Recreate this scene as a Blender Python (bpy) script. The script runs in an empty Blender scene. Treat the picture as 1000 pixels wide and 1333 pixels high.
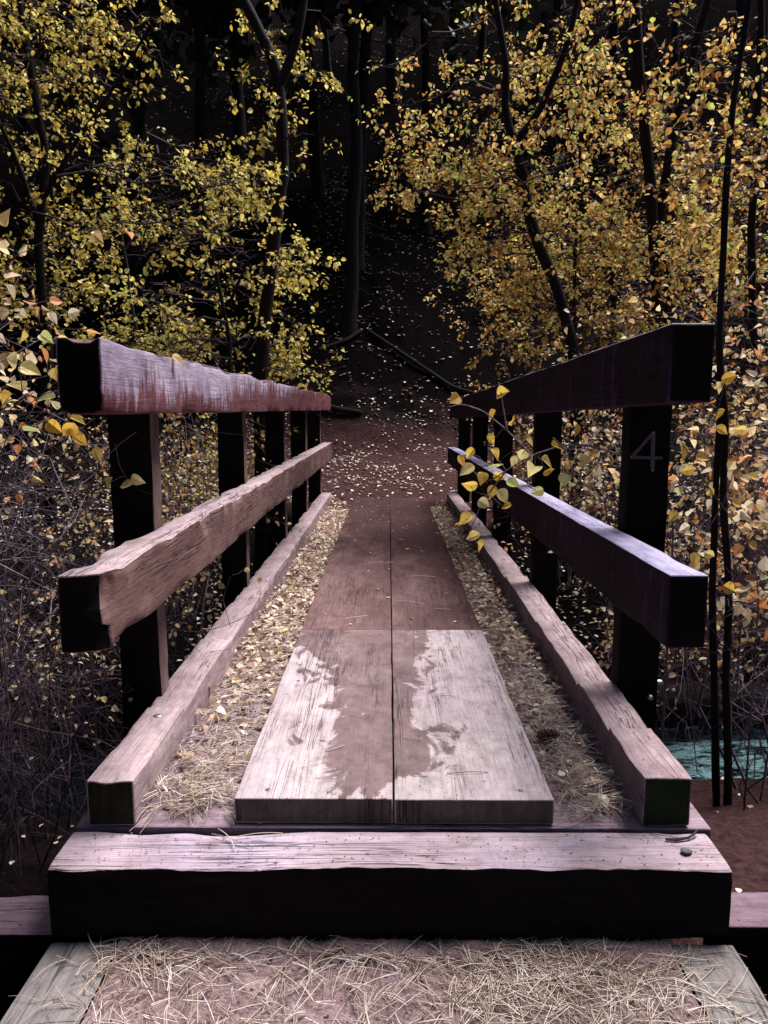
import bpy, math, random
import numpy as np
from mathutils import Vector

R = math.radians
rng = np.random.default_rng(7)
random.seed(7)
SC = bpy.context.scene
COL = SC.collection

# ------------------------------------------------------------------ camera, sky, sun, exposure
CAM_H, PITCH, YAW, CAM_X, FPX = 1.3, R(7.9), R(.36), -.013, 963.0
cam_d = bpy.data.cameras.new('camera')
cam = bpy.data.objects.new('camera', cam_d); COL.objects.link(cam)
cam.location = (CAM_X, 0, CAM_H)
cam.rotation_euler = (math.pi/2 - PITCH, 0, YAW)
cam_d.sensor_fit = 'HORIZONTAL'; cam_d.sensor_width = 36.0
cam_d.lens = 36.0*FPX/1000.0
cam_d.clip_start = .05; cam_d.clip_end = 500
SC.camera = cam

SUN_EL, SUN_AZ = 64, 44        # azimuth from +Y towards +X
world = bpy.data.worlds.new("World"); SC.world = world; world.use_nodes = True
wn = world.node_tree; bg = wn.nodes['Background']
sky = wn.nodes.new('ShaderNodeTexSky'); sky.sky_type = 'NISHITA'; sky.sun_disc = False
sky.sun_elevation = R(SUN_EL); sky.sun_rotation = R(SUN_AZ)
wn.links.new(sky.outputs[0], bg.inputs[0]); bg.inputs[1].default_value = .05
sun_d = bpy.data.lights.new('sun', 'SUN'); sun = bpy.data.objects.new('sun', sun_d); COL.objects.link(sun)
sun_d.energy = 4.0; sun_d.angle = R(34); sun_d.color = (1, .95, .92)
sd = Vector((math.sin(R(SUN_AZ))*math.cos(R(SUN_EL)), math.cos(R(SUN_AZ))*math.cos(R(SUN_EL)), math.sin(R(SUN_EL))))
sun.rotation_euler = sd.to_track_quat('Z', 'Y').to_euler()
SC.view_settings.view_transform = 'Standard'; SC.view_settings.look = 'None'
SC.view_settings.exposure = 1.15; SC.view_settings.gamma = 1

# ------------------------------------------------------------------ helpers
def at(x, y, Y):
    """point at depth Y seen at photo pixel x, y (used to place things at their real spot)"""
    a = (x-500)/FPX; b = (666.5-y)/FPX
    c, s = math.cos(PITCH), math.sin(PITCH)
    d = (a, c+b*s, -s+b*c)
    cy, sy = math.cos(YAW), math.sin(YAW)
    r = (d[0]*cy-d[1]*sy, d[0]*sy+d[1]*cy, d[2]); t = Y/r[1]
    return np.array([CAM_X+r[0]*t, Y, CAM_H+r[2]*t])

def hsh(i, j, k, s):
    n = (i*374761393 + j*668265263 + k*1274126177 + s*974634777) & 0xffffffff
    n = ((n ^ (n >> 13))*1274126177) & 0xffffffff
    return ((n ^ (n >> 16)) & 0xffff)/65535.0
def vnoise(p, s=0):
    p = np.asarray(p, float); i = np.floor(p).astype(np.int64); f = p-i; f = f*f*(3-2*f)
    r = 0
    for a in (0, 1):
        for b in (0, 1):
            for c in (0, 1):
                w = (f[..., 0] if a else 1-f[..., 0])*(f[..., 1] if b else 1-f[..., 1])*(f[..., 2] if c else 1-f[..., 2])
                r = r + w*hsh(i[..., 0]+a, i[..., 1]+b, i[..., 2]+c, s)
    return r*2-1
def fbm(p, o=4, s=0):
    r = 0; a = 1.0; p = np.asarray(p, float)
    for k in range(o):
        r = r + a*vnoise(p*(2**k), s+k); a *= .5
    return r/1.6

def mesh_obj(name, v, faces, mat, parent=None, smooth=True, attr=None, fmat=None, loc=None, sharp=False):
    """faces: list of int arrays (n,k). One mesh object."""
    v = np.asarray(v, float)
    off = np.array(parent.location if parent else (loc if loc is not None else (0, 0, 0)))
    if parent is not None and parent.parent is not None: off = off + np.array(parent.parent.location)
    me = bpy.data.meshes.new(name)
    fl = [np.asarray(f, np.int64) for f in faces if len(f)]
    nl = sum(f.size for f in fl); nf = sum(len(f) for f in fl)
    me.vertices.add(len(v)); me.vertices.foreach_set('co', (v-off).astype(np.float32).ravel())
    me.loops.add(nl); me.loops.foreach_set('vertex_index', np.concatenate([f.ravel() for f in fl]).astype(np.int32))
    tot = np.concatenate([np.full(len(f), f.shape[1]) for f in fl])
    st = np.concatenate([[0], np.cumsum(tot)[:-1]])
    me.polygons.add(nf); me.polygons.foreach_set('loop_start', st.astype(np.int32))
    for m in (mat if isinstance(mat, (list, tuple)) else [mat]): me.materials.append(m)
    if fmat is not None: me.polygons.foreach_set('material_index', np.asarray(fmat, np.int32))
    me.update(calc_edges=True); me.validate()
    me.polygons.foreach_set('use_smooth', np.full(len(me.polygons), smooth))
    if attr is not None:
        a = me.attributes.new('v', 'FLOAT', 'POINT'); a.data.foreach_set('value', np.asarray(attr, np.float32))
    if sharp:
        try: me.set_sharp_from_angle(angle=R(38))
        except Exception: pass
    o = bpy.data.objects.new(name, me); COL.objects.link(o)
    if parent: o.parent = parent
    elif loc is not None: o.location = loc
    return o

def tag(o, label=None, cat=None, group=None, kind=None):
    if label: o['label'] = label
    if cat: o['category'] = cat
    if group: o['group'] = group
    if kind: o['kind'] = kind
    return o
def thing(name, label, cat, loc=(0, 0, 0), group=None):
    o = bpy.data.objects.new(name, None); COL.objects.link(o); o.location = tuple(float(c) for c in loc)
    o.empty_display_size = .1
    return tag(o, label, cat, group)

class Geo:
    def __init__(s): s.v = []; s.f3 = []; s.f4 = []; s.a = []; s.n = 0
    def add(s, v, f, a=None):
        v = np.asarray(v, float).reshape(-1, 3); f = np.asarray(f)
        (s.f3 if f.shape[1] == 3 else s.f4).append(f+s.n); s.v.append(v)
        s.a.append(np.full(len(v), .5) if a is None else np.broadcast_to(a, (len(v),))); s.n += len(v)
    def tube(s, pts, rad, sides=5, a=None):
        pts = np.asarray(pts, float); n = len(pts); rad = np.broadcast_to(rad, (n,))
        t = np.gradient(pts, axis=0); t /= np.linalg.norm(t, axis=1)[:, None]+1e-9
        m = t.mean(0); ref = np.array([1., 0, 0]) if abs(m[0]) < .7*np.linalg.norm(m)+1e-9 else np.array([0, 0, 1.])
        u = np.cross(t, ref); u /= np.linalg.norm(u, axis=1)[:, None]+1e-9; w = np.cross(t, u)
        an = np.arange(sides)*2*math.pi/sides
        v = pts[:, None]+rad[:, None, None]*(np.cos(an)[None, :, None]*u[:, None]+np.sin(an)[None, :, None]*w[:, None])
        i = np.arange(n-1)[:, None]*sides; k = np.arange(sides)[None]; k2 = (k+1) % sides
        f = np.stack([i+k, i+k2, i+sides+k2, i+sides+k], -1).reshape(-1, 4)
        s.add(v.reshape(-1, 3), f, a)
    def leaves(s, c, d, nrm, size, val, curl=.25, hi=False):
        """c base points (n,3), d direction, nrm face normals, size, val"""
        n = len(c)
        if n == 0: return
        d = d/(np.linalg.norm(d, axis=1)[:, None]+1e-9)
        b = np.cross(nrm, d); b /= np.linalg.norm(b, axis=1)[:, None]+1e-9
        nn = np.cross(d, b)
        sz = np.asarray(size)[:, None]; w = (.36+.14*rng.random(n))[:, None]
        cu = (curl*(rng.random(n)*1.6-.3))[:, None]; fo = (.05+.18*rng.random(n))[:, None]
        P = [(0, 0, 0), (.28, .85, 1), (.66, .80, 1), (1.05, 0, 0), (.66, -.80, 1), (.28, -.85, 1)]
        if hi:
            P = [(0, 0, 0), (.03, .40, 1), (.16, .84, 1), (.36, 1.0, 1), (.58, .88, 1), (.80, .52, 1), (.94, .18, 1), (1.08, 0, 0), (.93, -.20, 1), (.78, -.55, 1), (.56, -.90, 1), (.34, -.98, 1), (.15, -.80, 1), (.02, -.38, 1)]
            vs = [c+sz*(d*l+b*q*w+nn*(fo*abs(q)*1.3-cu*l*l+.03*np.sin(l*9+val[:, None]*7)*abs(q))) for (l, q, e) in P]
            k = len(P); v = np.stack(vs, 1).reshape(-1, 3); i = np.arange(n)[:, None]*k
            f = np.concatenate([i+np.array([q_]) for q_ in ([1, 2, 3, 0], [0, 3, 4, 7], [4, 5, 6, 7], [0, 11, 12, 13], [0, 7, 10, 11], [7, 8, 9, 10])])
            s.add(v, f, np.repeat(val, k)); return
        vs = []
        for (l, q, e) in P:
            vs.append(c+sz*(d*l+b*q*w+nn*(fo*abs(q)-cu*l*l)))
        mid = c+sz*(d*.5-nn*cu*.22)
        vs.append(mid)
        v = np.stack(vs, 1).reshape(-1, 3)
        i = np.arange(n)[:, None]*7
        f = np.concatenate([i+np.array([[0, 1, 2, 6]]), i+np.array([[6, 2, 3, 4]]), i+np.array([[0, 6, 4, 5]])])
        s.add(v, f, np.repeat(val, 7))
    def obj(s, name, mat, parent=None, smooth=True, loc=None):
        fs = []
        if s.f4: fs.append(np.concatenate(s.f4))
        if s.f3: fs.append(np.concatenate(s.f3))
        return mesh_obj(name, np.concatenate(s.v), fs, mat, parent, smooth, np.concatenate(s.a), loc=loc)

# ------------------------------------------------------------------ materials
class NT:
    def __init__(s, name):
        s.m = bpy.data.materials.new(name); s.m.use_nodes = True; s.t = s.m.node_tree; s.N = s.t.nodes
        s.b = s.N['Principled BSDF']; s.out = s.N['Material Output']
    def n(s, typ, **k):
        o = s.N.new('ShaderNode'+typ)
        for a, b in k.items(): setattr(o, a, b)
        return o
    def l(s, a, b): s.t.links.new(a, b)
    def co(s, scale=(1, 1, 1), rot=(0, 0, 0)):
        tc = s.n('TexCoord'); mp = s.n('Mapping'); mp.inputs['Scale'].default_value = scale; mp.inputs['Rotation'].default_value = rot
        oi = s.n('ObjectInfo'); ml = s.n('Math', operation='MULTIPLY'); ml.inputs[1].default_value = 13.0
        s.l(oi.outputs['Random'], ml.inputs[0]); cx = s.n('CombineXYZ')
        for i in range(3): s.l(ml.outputs[0], cx.inputs[i])
        s.l(cx.outputs[0], mp.inputs['Location'])
        s.l(tc.outputs['Object'], mp.inputs['Vector']); return mp.outputs[0]
    def noise(s, co, sc=1, det=5, rough=.6, dist=0):
        o = s.n('TexNoise'); o.inputs['Scale'].default_value = sc; o.inputs['Detail'].default_value = det
        o.inputs['Roughness'].default_value = rough; o.inputs['Distortion'].default_value = dist
        s.l(co, o.inputs['Vector']); return o.outputs['Fac']
    def ramp(s, fac, stops, interp='LINEAR'):
        o = s.n('ValToRGB'); e = o.color_ramp.elements; o.color_ramp.interpolation = interp
        while len(e) < len(stops): e.new(.5)
        for i, (p, c) in enumerate(stops):
            e[i].position = p; e[i].color = (c, c, c, 1) if not isinstance(c, tuple) else (*c, 1)
        s.l(fac, o.inputs[0]); return o.outputs[0]
    def mix(s, fac, a, b, mode='MIX'):
        o = s.n('Mix', data_type='RGBA', blend_type=mode)
        for k, x in ((0, fac), (6, a), (7, b)):
            if isinstance(x, (int, float)): o.inputs[k].default_value = x
            elif isinstance(x, tuple): o.inputs[k].default_value = (*x, 1)
            else: s.l(x, o.inputs[k])
        return o.outputs[2]
    def math(s, op, a, b=0.0):
        o = s.n('Math', operation=op)
        for k, x in ((0, a), (1, b)):
            if isinstance(x, (int, float)): o.inputs[k].default_value = x
            else: s.l(x, o.inputs[k])
        return o.outputs[0]
    def bump(s, h, dist, st=1.0, prev=None):
        o = s.n('Bump'); o.inputs['Distance'].default_value = dist; o.inputs['Strength'].default_value = st
        s.l(h, o.inputs['Height'])
        if prev is not None: s.l(prev, o.inputs['Normal'])
        return o.outputs[0]
    def done(s, col, rough=.85, nrm=None, spec=.3):
        if isinstance(col, tuple): s.b.inputs['Base Color'].default_value = (*col, 1)
        else: s.l(col, s.b.inputs['Base Color'])
        if isinstance(rough, float): s.b.inputs['Roughness'].default_value = rough
        else: s.l(rough, s.b.inputs['Roughness'])
        s.b.inputs['Specular IOR Level'].default_value = spec
        if nrm is not None: s.l(nrm, s.b.inputs['Normal'])
        return s.m

def wood(name, axis, light, dark, patch=None, pthr=(.45, .6), crack=.8, pscale=3.0, streak=False, spec=.08, fine=1.0, stain=None, cdark=(.02, .015, .015)):
    t = NT(name)
    def sc(al, ac): return tuple(al if i == axis else ac for i in range(3))
    g1 = t.noise(t.co(sc(3.2, 46*fine)), 1, 7, .7, .5)
    g2 = t.noise(t.co(sc(6, 150*fine)), 1, 4, .6)
    col = t.ramp(g1, [(.25, tuple(d*.6+l*.4 for d, l in zip(dark, light))), (.6, light)])
    col = t.mix(t.ramp(g2, [(.3, .45), (.55, 0.0)]), col, tuple(c*.75 for c in dark), 'MIX')
    if patch:
        pc = t.co(tuple((pscale*(4 if (streak and i == 1) else 1) if i != 2 else pscale*(.7 if streak else 1)) for i in range(3)))
        pf = t.ramp(t.noise(pc, 1, 7, .68, .3), [(pthr[0], 0.0), (pthr[1], 1.0)])
        col = t.mix(pf, col, patch)
    if stain: col = stain(t, col)
    ck = t.ramp(t.noise(t.co(sc(1.6, 55)), 1, 3, .5, .6), [(.475, 0.0), (.497, 1.0), (.503, 1.0), (.525, 0.0)])
    ckm = t.ramp(t.noise(t.co(sc(.9, 6)), 1, 2, .5), [(.5, 0.0), (.6, crack)])
    ck = t.math('MULTIPLY', ck, ckm)
    col = t.mix(ck, col, cdark)
    mt = t.noise(t.co(sc(9, 16)), 1, 9, .75, .3)
    col = t.mix(1.0, col, t.ramp(mt, [(.3, .58), (.5, .95), (.72, 1.22)]), 'MULTIPLY')
    m3 = t.noise(t.co((1.6, 1.6, 1.6)), 1, 4, .6)
    col = t.mix(1.0, col, t.ramp(m3, [(.3, (.78, .72, .76)), (.7, (1.1, 1.08, 1.06))]), 'MULTIPLY')
    xk = t.ramp(t.noise(t.co(sc(14, 3.5)), 1, 4, .6, .3), [(.485, 0.0), (.498, .28), (.502, .28), (.515, 0.0)])
    xk = t.math('MULTIPLY', xk, t.math('MULTIPLY', t.ramp(m3, [(.5, 0.0), (.6, 1.0)]), crack))
    col = t.mix(xk, col, cdark)
    sp = t.ramp(t.noise(t.co((55, 55, 55)), 1, 2, .5), [(.68, 0.0), (.74, .7)])
    col = t.mix(sp, col, tuple(c*.4 for c in dark))
    h = t.math('ADD', t.math('MULTIPLY', g1, .6), t.math('MULTIPLY', g2, .35))
    h = t.math('SUBTRACT', h, t.math('MULTIPLY', ck, 1.2))
    pit = t.noise(t.co((160, 160, 160)), 1, 3, .6)
    h = t.math('ADD', h, t.math('MULTIPLY', pit, .35)); h = t.math('ADD', h, t.math('MULTIPLY', mt, .7))
    return t.done(col, .9, t.bump(h, .005, .9), spec)

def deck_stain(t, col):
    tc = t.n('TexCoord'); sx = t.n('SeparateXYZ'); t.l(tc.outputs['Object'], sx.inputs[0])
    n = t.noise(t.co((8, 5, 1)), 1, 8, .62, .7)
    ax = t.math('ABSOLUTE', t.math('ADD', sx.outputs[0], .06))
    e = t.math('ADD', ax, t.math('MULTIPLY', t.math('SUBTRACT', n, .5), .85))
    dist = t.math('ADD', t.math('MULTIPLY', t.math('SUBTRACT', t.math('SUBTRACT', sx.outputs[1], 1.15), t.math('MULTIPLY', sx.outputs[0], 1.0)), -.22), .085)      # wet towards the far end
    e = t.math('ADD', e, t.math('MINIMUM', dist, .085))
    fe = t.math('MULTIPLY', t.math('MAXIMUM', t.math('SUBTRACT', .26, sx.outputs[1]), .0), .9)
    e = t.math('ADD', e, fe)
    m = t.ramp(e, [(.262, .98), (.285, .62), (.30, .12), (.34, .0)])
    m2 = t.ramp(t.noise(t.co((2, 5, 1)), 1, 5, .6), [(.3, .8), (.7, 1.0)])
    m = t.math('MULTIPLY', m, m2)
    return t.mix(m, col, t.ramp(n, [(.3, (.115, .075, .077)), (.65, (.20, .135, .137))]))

PINK_L, PINK_D = (.44, .35, .375), (.22, .16, .17)
M = {}
M['top'] = wood('weathered_wood', 1, PINK_L, PINK_D, patch=(.24, .17, .16), pthr=(.55, .72))
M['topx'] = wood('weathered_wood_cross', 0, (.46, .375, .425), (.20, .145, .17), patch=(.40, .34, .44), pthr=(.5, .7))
M['deckbase'] = wood('deck_board_wood', 0, (.36, .28, .325), (.19, .13, .155))
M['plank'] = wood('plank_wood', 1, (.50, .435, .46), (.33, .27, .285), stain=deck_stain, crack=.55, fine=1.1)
def far_damp_shade(t, col):
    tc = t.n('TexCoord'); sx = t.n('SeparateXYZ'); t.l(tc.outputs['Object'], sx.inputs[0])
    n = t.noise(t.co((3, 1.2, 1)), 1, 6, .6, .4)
    e = t.math('ADD', t.math('MULTIPLY', sx.outputs[1], .10), t.math('MULTIPLY', n, .8))  # darkens with distance: tree shade painted in on top of the damp
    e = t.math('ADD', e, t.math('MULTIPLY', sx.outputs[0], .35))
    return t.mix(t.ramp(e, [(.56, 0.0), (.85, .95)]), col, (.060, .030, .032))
M['plankfar'] = wood('damp_shaded_plank_wood', 1, (.20, .128, .128), (.11, .064, .064), stain=far_damp_shade, crack=.5)
M['plankend'] = wood('plank_end_grain', 2, (.13, .115, .10), (.06, .05, .04), fine=.6)
M['dark'] = wood('creosoted_shaded_wood', 2, (.012, .010, .011), (.005, .005, .005), crack=.5)  # creosote near black; shade of camera-facing ends also put into the colour
M['darkx'] = wood('creosoted_shaded_wood_cross', 0, (.012, .010, .011), (.005, .005, .005), crack=.6, patch=(.035, .016, .016), pthr=(.66, .8))  # creosoted faces, with the front-side shade included in the colour
M['green'] = wood('mossy_end_grain', 2, (.03, .03, .02), (.008, .009, .006), patch=(.015, .035, .014), pthr=(.5, .6), fine=.5)
M['postlit'] = wood('post_lit_side_wood', 2, (.26, .19, .19), (.12, .08, .08))  # inner side of the left posts, side light put into the colour
M['railL'] = wood('left_rail_wood', 1, (.19, .115, .11), (.085, .05, .048), patch=(.30, .215, .215), pthr=(.55, .75), pscale=2.0, fine=.8)
def red_low(t, col):
    tc = t.n('TexCoord'); sx = t.n('SeparateXYZ'); t.l(tc.outputs['Object'], sx.inputs[0])
    n = t.noise(t.co((1, 26, 5)), 1, 7, .7, .2); n2 = t.noise(t.co((1, 3, 3)), 1, 4, .6)
    e = t.math('ADD', t.math('MULTIPLY', t.math('SUBTRACT', 1.455, sx.outputs[2]), 4.6), t.math('MULTIPLY', t.math('SUBTRACT', n, .5), 2.0))
    e = t.math('ADD', e, t.math('MULTIPLY', t.math('SUBTRACT', n2, .5), 1.6))
    e = t.math('ADD', e, t.math('MULTIPLY', t.math('SUBTRACT', sx.outputs[1], 1.0), .16))
    return t.mix(t.ramp(e, [(.15, 0.0), (.55, .9)]), col, (.13, .028, .026))
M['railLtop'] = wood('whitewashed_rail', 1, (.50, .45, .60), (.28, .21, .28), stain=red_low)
M['railR'] = wood('right_rail_shaded_wood', 1, (.036, .026, .036), (.014, .010, .014), patch=(.15, .055, .29), pthr=(.56, .75), pscale=4.0, streak=True)  # purple streaks are real; the dark base has inner-face shade painted in
M['railRtop'] = wood('sky_tinted_rail_top', 1, (.46, .44, .64), (.26, .24, .37))  # bluish sky reflection painted into the top colour
M['curbR'] = wood('curb_shaded_wood', 1, (.28, .23, .255), (.16, .125, .14))  # right kerb sides, darker than the top: shade put into the colour
M['board'] = wood('pale_board_wood', 1, (.25, .235, .23), (.14, .13, .13), crack=.95)
M['sill'] = wood('sill_wood', 0, (.22, .155, .195), (.09, .06, .08), crack=.9)

def leafmat(name, stops, trans=.5):
    t = NT(name); a = t.n('Attribute'); a.attribute_name = 'v'
    col = t.ramp(a.outputs['Fac'], stops)
    nz = t.noise(t.co((60, 60, 60)), 1, 3, .6)
    col = t.mix(t.ramp(nz, [(.5, .0), (.8, .35)]), col, (.28, .15, .04))
    t.l(col, t.b.inputs['Base Color']); t.b.inputs['Roughness'].default_value = .55
    t.b.inputs['Specular IOR Level'].default_value = .35
    tr = t.n('BsdfTranslucent'); t.l(col, tr.inputs[0]); mx = t.n('MixShader'); mx.inputs[0].default_value = trans
    t.l(t.b.outputs[0], mx.inputs[1]); t.l(tr.outputs[0], mx.inputs[2]); t.l(mx.outputs[0], t.out.inputs[0])
    return t.m
M['leafL'] = leafmat('yellow_green_leaves', [(0, (.05, .045, .012)), (.3, (.26, .20, .035)), (.6, (.68, .48, .08)), (.85, (.90, .74, .24)), (1, (.66, .64, .20))])
M['leafR'] = leafmat('golden_leaves', [(0, (.07, .026, .01)), (.3, (.36, .16, .035)), (.6, (.72, .42, .11)), (.88, (.88, .68, .30)), (1, (.50, .52, .12))])
M['leafP'] = leafmat('pale_shrub_leaves', [(0, (.14, .06, .04)), (.25, (.42, .24, .12)), (.5, (.74, .54, .24)), (.8, (.85, .74, .52)), (.93, (.88, .80, .66)), (1, (.78, .32, .12))])
M['leafN'] = leafmat('bright_yellow_leaves', [(0, (.65, .36, .05)), (.5, (.80, .58, .12)), (.85, (.80, .72, .35)), (1, (.50, .58, .16))])
M['litter'] = leafmat('pale_litter', [(0, (.26, .17, .14)), (.4, (.62, .50, .42)), (1, (.88, .80, .66))], .1)
M['gaplit'] = leafmat('tan_litter', [(0, (.10, .05, .04)), (.35, (.34, .22, .16)), (.65, (.60, .46, .36)), (.9, (.82, .72, .62)), (1, (.72, .44, .12))], .2)
M['needle'] = leafmat('dry_needles', [(0, (.13, .075, .06)), (.3, (.36, .26, .21)), (.65, (.56, .47, .41)), (1, (.78, .70, .64))], .0)
M['pine'] = leafmat('dark_pine_needles', [(0, (.012, .016, .012)), (1, (.035, .045, .028))], .1)

def barkmat(name, a, b, sc=18):
    t = NT(name); n = t.noise(t.co((sc, sc, sc*.25)), 1, 6, .7); n2 = t.noise(t.co((4, 4, 4)), 1, 4, .6)
    col = t.mix(t.ramp(n2, [(.4, 0.0), (.65, 1.0)]), t.ramp(n, [(.35, a), (.7, b)]), tuple(x*.6 for x in b))
    return t.done(col, .9, t.bump(n, .012, 1), .2)
M['bark'] = barkmat('dark_bark', (.004, .003, .004), (.026, .020, .024))
M['twig'] = barkmat('purple_twig_bark', (.045, .03, .045), (.30, .23, .28), 40)
M['twigd'] = barkmat('dark_twig_bark', (.015, .010, .015), (.11, .075, .10), 40)

t = NT('forest_floor')
n1 = t.noise(t.co((1, 1, 1)), 1.2, 8, .65); n2 = t.noise(t.co((1, 1, 1)), 22, 6, .7)
c = t.ramp(n2, [(.3, (.003, .0025, .003)), (.58, (.008, .0065, .007)), (.85, (.035, .027, .027))])
c = t.mix(t.ramp(n1, [(.45, 0.0), (.65, .5)]), c, (.008, .006, .0065))
# bare reddish soil of the trodden path and the near creek bank (its own colour)
tc = t.n('TexCoord'); sx = t.n('SeparateXYZ'); t.l(tc.outputs['Object'], sx.inputs[0])
ny = t.math('ADD', sx.outputs[1], t.math('MULTIPLY', t.noise(t.co((1, 1, 1)), 1.6, 4, .6), 3.0))
pf = t.math('MULTIPLY', t.ramp(t.math('MULTIPLY', ny, .05), [(.52, 0.0), (.56, 1.0)]), t.ramp(t.math('MULTIPLY', ny, .05), [(.72, 1.0), (.82, 0.0)]))
nx = t.math('ABSOLUTE', t.math('ADD', sx.outputs[0], t.math('MULTIPLY', t.noise(t.co((1, 1, 1)), 1.3, 4, .6), .8)))
pf = t.math('MULTIPLY', pf, t.ramp(t.math('MULTIPLY', nx, .1), [(.14, 1.0), (.3, 0.0)]))
near = t.ramp(t.math('MULTIPLY', ny, .05), [(.27, 1.0), (.32, 0.0)])
near = t.math('MULTIPLY', near, t.ramp(t.math('ADD', t.math('MULTIPLY', sx.outputs[0], .2), .5), [(.45, 0.1), (.6, 1.0)]))
pf = t.math('MAXIMUM', pf, near)
c = t.mix(pf, c, t.ramp(n2, [(.3, (.035, .017, .018)), (.7, (.11, .058, .058))]))
M['ground'] = t.done(c, 1.0, t.bump(n2, .05, 1), .0)

t = NT('gritty_dirt')
n1 = t.noise(t.co((1, 1, 1)), 6, 8, .7); n2 = t.noise(t.co((1, 1, 1)), 120, 4, .7)
c = t.ramp(n1, [(.3, (.10, .06, .065)), (.7, (.27, .18, .19))]); c = t.mix(t.ramp(n2, [(.45, 0.0), (.75, .8)]), c, (.42, .33, .35))
M['dirt'] = t.done(c, .95, t.bump(t.math('ADD', n1, t.math('MULTIPLY', n2, .6)), .012, 1), .2)

t = NT('creek_water')
n1 = t.noise(t.co((2.6, 9, 1)), 1, 8, .75, 1.2); n2 = t.noise(t.co((16, 50, 1)), 1, 6, .8, .6)
f = t.math('MULTIPLY', t.ramp(n1, [(.46, 0.0), (.53, 1.0)]), t.ramp(n2, [(.40, 0.0), (.52, 1.0)]))
tc = t.n('TexCoord'); sx = t.n('SeparateXYZ'); t.l(tc.outputs['Object'], sx.inputs[0])
f = t.math('MULTIPLY', f, t.ramp(t.math('MULTIPLY', sx.outputs[0], .1), [(.13, 0.0), (.2, 1.0)]))
c = t.mix(f, (.006, .009, .014), (.50, .92, 1.0))  # white foam tinted with the blue of reflected sky
rg = t.ramp(f, [(0, .06), (1, .7)])
t.l(rg, t.b.inputs['Roughness']); t.l(c, t.b.inputs['Base Color'])
t.l(t.bump(t.math('ADD', n1, t.math('MULTIPLY', n2, .4)), .09, 1), t.b.inputs['Normal'])
M['water'] = t.m

t = NT('steel'); n1 = t.noise(t.co((60, 60, 60)), 1, 4, .6)
t.b.inputs['Metallic'].default_value = .9
M['steel'] = t.done(t.ramp(n1, [(.3, (.30, .31, .36)), (.7, (.60, .62, .70))]), .38, t.bump(n1, .001, .5), .5)
t = NT('rusty_screw'); n1 = t.noise(t.co((90, 90, 90)), 1, 4, .6); t.b.inputs['Metallic'].default_value = .6
M['rust'] = t.done(t.ramp(n1, [(.3, (.05, .04, .05)), (.7, (.22, .19, .22))]), .5, None, .5)
t = NT('dark_metal_digit'); n1 = t.noise(t.co((70, 70, 70)), 1, 4, .6); t.b.inputs['Metallic'].default_value = .7
M['digit'] = t.done(t.ramp(n1, [(.3, (.07, .07, .08)), (.7, (.16, .16, .18))]), .42, t.bump(n1, .001, .5), .5)
t = NT('stone'); n1 = t.noise(t.co((18, 18, 18)), 1, 7, .7)
M['stone'] = t.done(t.ramp(n1, [(.3, (.05, .045, .05)), (.7, (.20, .17, .18))]), .9, t.bump(n1, .02, 1), .3)
t = NT('cone_scale'); n1 = t.noise(t.co((80, 80, 80)), 1, 4, .6)
M['cone'] = t.done(t.ramp(n1, [(.3, (.03, .02, .018)), (.7, (.16, .10, .08))]), .8, None, .2)

# ------------------------------------------------------------------ terrain
def sst(a, b, x): u = np.clip((x-a)/(b-a), 0, 1); return u*u*(3-2*u)
def height(x, y):
    x = np.asarray(x, float); y = np.asarray(y, float); ax = np.abs(x)
    yc = .22*np.sin(x*.7)+.05*x*0
    yy = y-yc
    near = -.30-.62*sst(2.2, 4.05, yy)-.28*sst(4.0, 4.3, yy)                 # near bank down to the bed
    far = -1.2+.62*sst(4.75, 5.15, yy)+.20*sst(5.1, 7.0, yy)+.43*sst(7.0, 10.0, yy)
    h = np.where(yy < 4.5, near, far)
    h = h+.17*np.clip(y-10.2, 0, 3.2)+.72*np.clip(y-13.2-.5*np.sin(x*.5), 0, 200)*sst(12, 16, y)
    h = h+.06*sst(1.2, 3, ax)*(y > 5)
    side = np.clip(ax-6.5, 0, 100)  # side and rear slopes, mostly out of view, raised to block low sky light
    h = h+side*.42*sst(-3, 12, np.abs(y-4.5)*2.2+0*ax)*.8+side*.12
    h = h+np.clip(-y-4, 0, 100)*.22
    p = np.stack([x, y, 0*x], -1)
    h = h+.20*fbm(p*.5, 3, 3)*sst(1.3, 3.5, ax+np.clip(y-11, 0, 5)*1.2)+.05*fbm(p*2.1, 3, 9)*sst(1.0, 2., ax+np.clip(y-10.5, 0, 5))+.018*fbm(p*7., 3, 19)
    h = h+.35*np.maximum(fbm(p*.9, 4, 33), 0)*sst(14, 17, y)
    # level ground under the approach
    return np.where((y < 2.2) & (ax < 1.6), np.minimum(h, -.5), h)
def grid(name, xs, ys, fz, mat, **k):
    X, Y = np.meshgrid(xs, ys); v = np.stack([X, Y, fz(X, Y)], -1).reshape(-1, 3)
    nx, ny = len(xs), len(ys); i = (np.arange(ny-1)[:, None]*nx+np.arange(nx-1)[None]).reshape(-1)
    f = np.stack([i, i+1, i+nx+1, i+nx], -1)
    return mesh_obj(name, v, [f], mat, **k)
u = np.linspace(-1, 1, 420); xs = 9*u+61*u**5
w = np.linspace(0, 1, 560); ys = -30+np.interp(w, [0, .06, .16, .62, .86, 1], [0, 22, 31, 45, 60, 125])
tag(grid('ground', xs, ys, height, M['ground']), kind='structure')

def wz(X, Y):
    p = np.stack([X*2.5, Y*4, 0*X], -1)
    return -.97+.035*fbm(p, 4, 5)+.07*np.exp(-((X-2.45)**2/.12+(Y-4.55)**2/.03))
tag(grid('creek', np.linspace(-16, 16, 500), np.linspace(3.2, 6.0, 90), wz, M['water']), kind='structure')

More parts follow.
